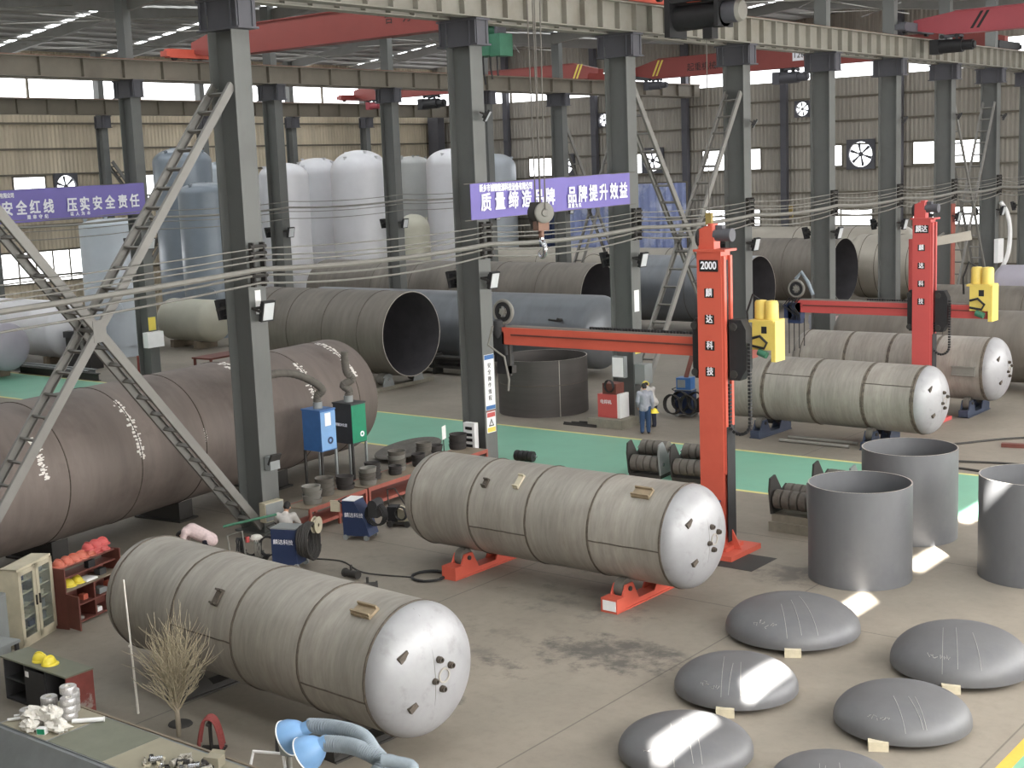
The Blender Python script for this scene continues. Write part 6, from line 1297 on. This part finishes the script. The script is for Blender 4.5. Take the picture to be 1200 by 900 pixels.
def person(label, loc, rz, J, shirt, trousers, hat=None, vox=.012, group=None):
    """J: joints in metres, x right, y ahead, z up"""
    t = thing('person', label, 'person', loc, rz, group)
    V = {k: Vector(v) for k, v in J.items()}
    hd, nk, ch, pv = V['head'], V['neck'], V['chest'], V['pelvis']
    up = (hd-nk).normalized(); fw = Vector(J.get('look', (0, 1, 0))); fw = (fw-up*fw.dot(up)).normalized(); rt = fw.cross(up).normalized()
    parts = [(nk-up*.04, hd-up*.05, .058, .06), (hd+up*.015, (.078, .092, .105)), (hd-up*.07+fw*.03, hd-up*.03+fw*.03, .05, .065),
             (hd+fw*.085-up*.005, hd+fw*.108-up*.03, .012, .017), (hd+rt*.08-up*.005, hd+rt*.085-up*.035, .018, .013), (hd-rt*.08-up*.005, hd-rt*.085-up*.035, .018, .013), (hd+fw*.09-up*.066, hd+fw*.088-up*.066+rt*.014, .012, .01)]
    parts += [(pv, ch, .135, .145), (ch, nk-up*.05, .13, .075)]
    for s in 'RL':
        sh_, el, wr_ = V['sh'+s], V['el'+s], V['wr'+s]; hp_, kn, an, to = V['hip'+s], V['kn'+s], V['an'+s], V['toe'+s]
        parts += [(ch+(sh_-ch)*.4, sh_, .085, .062), (sh_, el, .055, .042), (el, wr_, .042, .028), (hp_, kn, .092, .06), (kn, an, .058, .038), (an, to, .042, .034)]
        d = (wr_-el).normalized(); h = Vector(J.get('palm'+s, (0, 0, 0))); side = d.cross(h).normalized() if h.length > .1 else d.cross(fw if abs(d.dot(fw)) < .9 else rt).normalized(); nr = side.cross(d).normalized()
        pc = wr_+d*.055; parts += [(wr_, pc+d*.03, .026, .03), (pc+side*.022, pc+side*.024+d*.04, .022, .02), (pc-side*.022, pc-side*.024+d*.04, .022, .02)]
        for i, l in enumerate((.062, .074, .07, .054)):
            b = pc+d*.045+side*(.033-.022*i); k1 = b+d*l*.5-nr*.006; k2 = k1+(d*.75-nr*.65)*l*.5; parts += [(b, k1, .011, .010), (k1, k2, .010, .0085)]
        tb = wr_+d*.035+side*.03; tk = tb+side*.028+d*.028; parts += [(tb, tk, .015, .012), (tk, tk+d*.032-nr*.008, .012, .010)]
    obj_body = flesh('body', parts, 'skin', t, vox*.62, 3)
    g = .022
    sp = [(pv+(ch-pv)*.02-(ch-pv).normalized()*.03, ch, .135+g, .15+g), (ch, nk-up*.045, .135+g, .085+g*.6), (pv+rt*.07, pv-rt*.07, .115+g, .115+g), (pv+rt*.09-(ch-pv).normalized()*.06, pv-rt*.09-(ch-pv).normalized()*.06, .1+g, .1+g), (pv-(ch-pv).normalized()*.06+fw*.04, pv-(ch-pv).normalized()*.06-fw*.04, .11+g, .11+g)]
    for s in 'RL':
        sh_, el, wr_ = V['sh'+s], V['el'+s], V['wr'+s]; sp += [(ch+(sh_-ch)*.35, sh_, .095+g, .068+g), (sh_, el, .06+g, .048+g), (el, el+(wr_-el)*.92, .048+g, .034+g)]
    flesh('jacket', sp, shirt, t, .014, 4)
    tp = [(V['hipR'], V['hipL'], .11+g*.6, .11+g*.6), (pv, pv-(ch-pv).normalized()*.04, .125, .12)]
    for s in 'RL':
        hp_, kn, an = V['hip'+s], V['kn'+s], V['an'+s]; tp += [(hp_, kn, .098+g*.6, .066+g), (kn, kn+(an-kn)*.93, .064+g, .05+g)]
        obj('shoe', MB().tube([V['an'+s]-(V['toe'+s]-V['an'+s])*.25-Vector((0, 0, .02)), V['an'+s]+(V['toe'+s]-V['an'+s])*.3, V['toe'+s], V['toe'+s]+(V['toe'+s]-V['an'+s]).normalized()*.05], [.048, .052, .046, .025], 12), 'shoe', t)
    flesh('trousers', tp, trousers, t, .014, 4)
    for s in (-1, 1): obj('eye', MB().sph(hd+rt*(s*.032)+fw*.086+up*.005, .011, 8, 6), 'black', t)
    R3 = Matrix((rt, fw, up)).transposed()
    if hat:
        m = MB().sph((0, 0, .02), (.118, .14, .12), 20, 8, 0.0); m.lathe([(.1, .02), (.15, .015), (.15, .03), (.1, .04)], (0, .02, 0), 'Z', 22, True); m.v = [tuple(hd+R3 @ Vector(v)) for v in m.v]; obj('hard_hat', m, hat, t)
    m = MB().sph((0, -.012, .025), (.09, .1, .112), 18, 9, -.15); m.sph((0, -.05, -.01), (.082, .065, .08), 16, 8, -.8); m.v = [tuple(hd+R3 @ Vector(v)) for v in m.v]; obj('hair', m, 'hair', t)
    return t
STAND = dict(head=(0, .03, 1.62), neck=(0, 0, 1.47), chest=(0, 0, 1.28), pelvis=(0, 0, .95), shR=(.19, 0, 1.40), shL=(-.19, 0, 1.40), elR=(.25, -.02, 1.12), elL=(-.25, -.01, 1.12), wrR=(.26, .08, .88), wrL=(-.22, .16, .92),
             hipR=(.09, 0, .9), hipL=(-.09, 0, .9), knR=(.10, .03, .48), knL=(-.10, .02, .48), anR=(.10, 0, .085), anL=(-.11, -.02, .085), toeR=(.12, .16, .045), toeL=(-.12, .14, .045))
rz1 = math.radians(35)
p1_ = (-25.15, 38.72, 0)
person('worker in grey jacket and blue jeans standing at the red welder, yellow helmet in hand', p1_, rz1, dict(STAND, look=(-.3, 1, -.25), head=(-.02, .06, 1.6)), 'cloth_grey', 'jeans')
hand = Matrix.Rotation(rz1, 3, 'Z') @ Vector((.30, .12, .70)); helmet((p1_[0]+hand.x, p1_[1]+hand.y, .70), .5, 'yellow_plastic', 'yellow safety helmet held by the worker in the grey jacket', 'helmets of the workers')
person('worker in a pale jacket and yellow hard hat bending forward behind the grey-jacketed one', (-25.55, 39.75, 0), math.radians(60), dict(STAND, head=(0, .42, 1.45), neck=(0, .30, 1.36), chest=(0, .2, 1.22), pelvis=(0, -.06, .94), shR=(.19, .25, 1.32), shL=(-.19, .25, 1.32), elR=(.24, .38, 1.06), elL=(-.24, .36, 1.06), wrR=(.16, .56, .98), wrL=(-.16, .55, .98), hipR=(.09, -.06, .9), hipL=(-.09, -.06, .9), look=(0, 1, -.6)), 'cloth_white', 'cloth_dark', 'label_yellow')
SIT = dict(head=(.02, .16, 1.02), neck=(0, .08, .88), chest=(0, .04, .70), pelvis=(0, -.08, .40), shR=(.19, .06, .82), shL=(-.19, .06, .82), elR=(.27, .2, .60), elL=(-.27, .2, .60), wrR=(.15, .42, .58), wrL=(-.14, .42, .58), hipR=(.1, -.05, .38), hipL=(-.1, -.05, .38), knR=(.16, .36, .46), knL=(-.16, .36, .46), anR=(.14, .3, .085), anL=(-.14, .3, .085), toeR=(.15, .46, .045), toeL=(-.15, .46, .045), look=(-.1, 1, -.5))
ps = (-25.05, 22.35, 0)
person('worker in a white shirt sitting low at the red bench, seen from behind', ps, math.radians(35), SIT, 'cloth_white', 'cloth_dark')
t = thing('stool', 'low stool under the sitting worker at the red bench', 'stool', (ps[0]+.05, ps[1]-.05, 0), math.radians(35)); obj('seat', MB().bb((-.16, -.14, .2), (.16, .14, .235)), 'wood_top', t); [obj('leg', MB().bb((x-.015, y-.015, 0), (x+.015, y+.015, .2)), 'cable_dark', t) for x in (-.13, .13) for y in (-.11, .11)]
BEND = dict(STAND, head=(0, .56, .98), neck=(0, .47, 1.06), chest=(0, .30, 1.09), pelvis=(0, -.08, .90), shR=(.19, .40, 1.10), shL=(-.19, .40, 1.10), elR=(.22, .50, .82), elL=(-.22, .50, .82), wrR=(.12, .58, .60), wrL=(-.12, .58, .60), hipR=(.09, -.08, .87), hipL=(-.09, -.08, .87), look=(0, .7, -1))
person('worker in a pale pink shirt bending down behind the nearest vessel', (-24.9, 19.75, 0), math.radians(122), BEND, 'cloth_pink', 'cloth_dark')
pf = gz(977, 406)
person('distant worker in a pink shirt, seen below the crimson boom', (pf.x, pf.y, 0), math.radians(20), dict(STAND, look=(-.2, 1, -.2)), 'cloth_pink', 'cloth_dark', None, .016)
pf = gz(957, 405)
person('distant worker in blue overalls left of the pink-shirted one', (pf.x-.2, pf.y, 0), math.radians(-30), dict(STAND, look=(.2, 1, -.3)), 'cloth_grey', 'navy', None, .016)
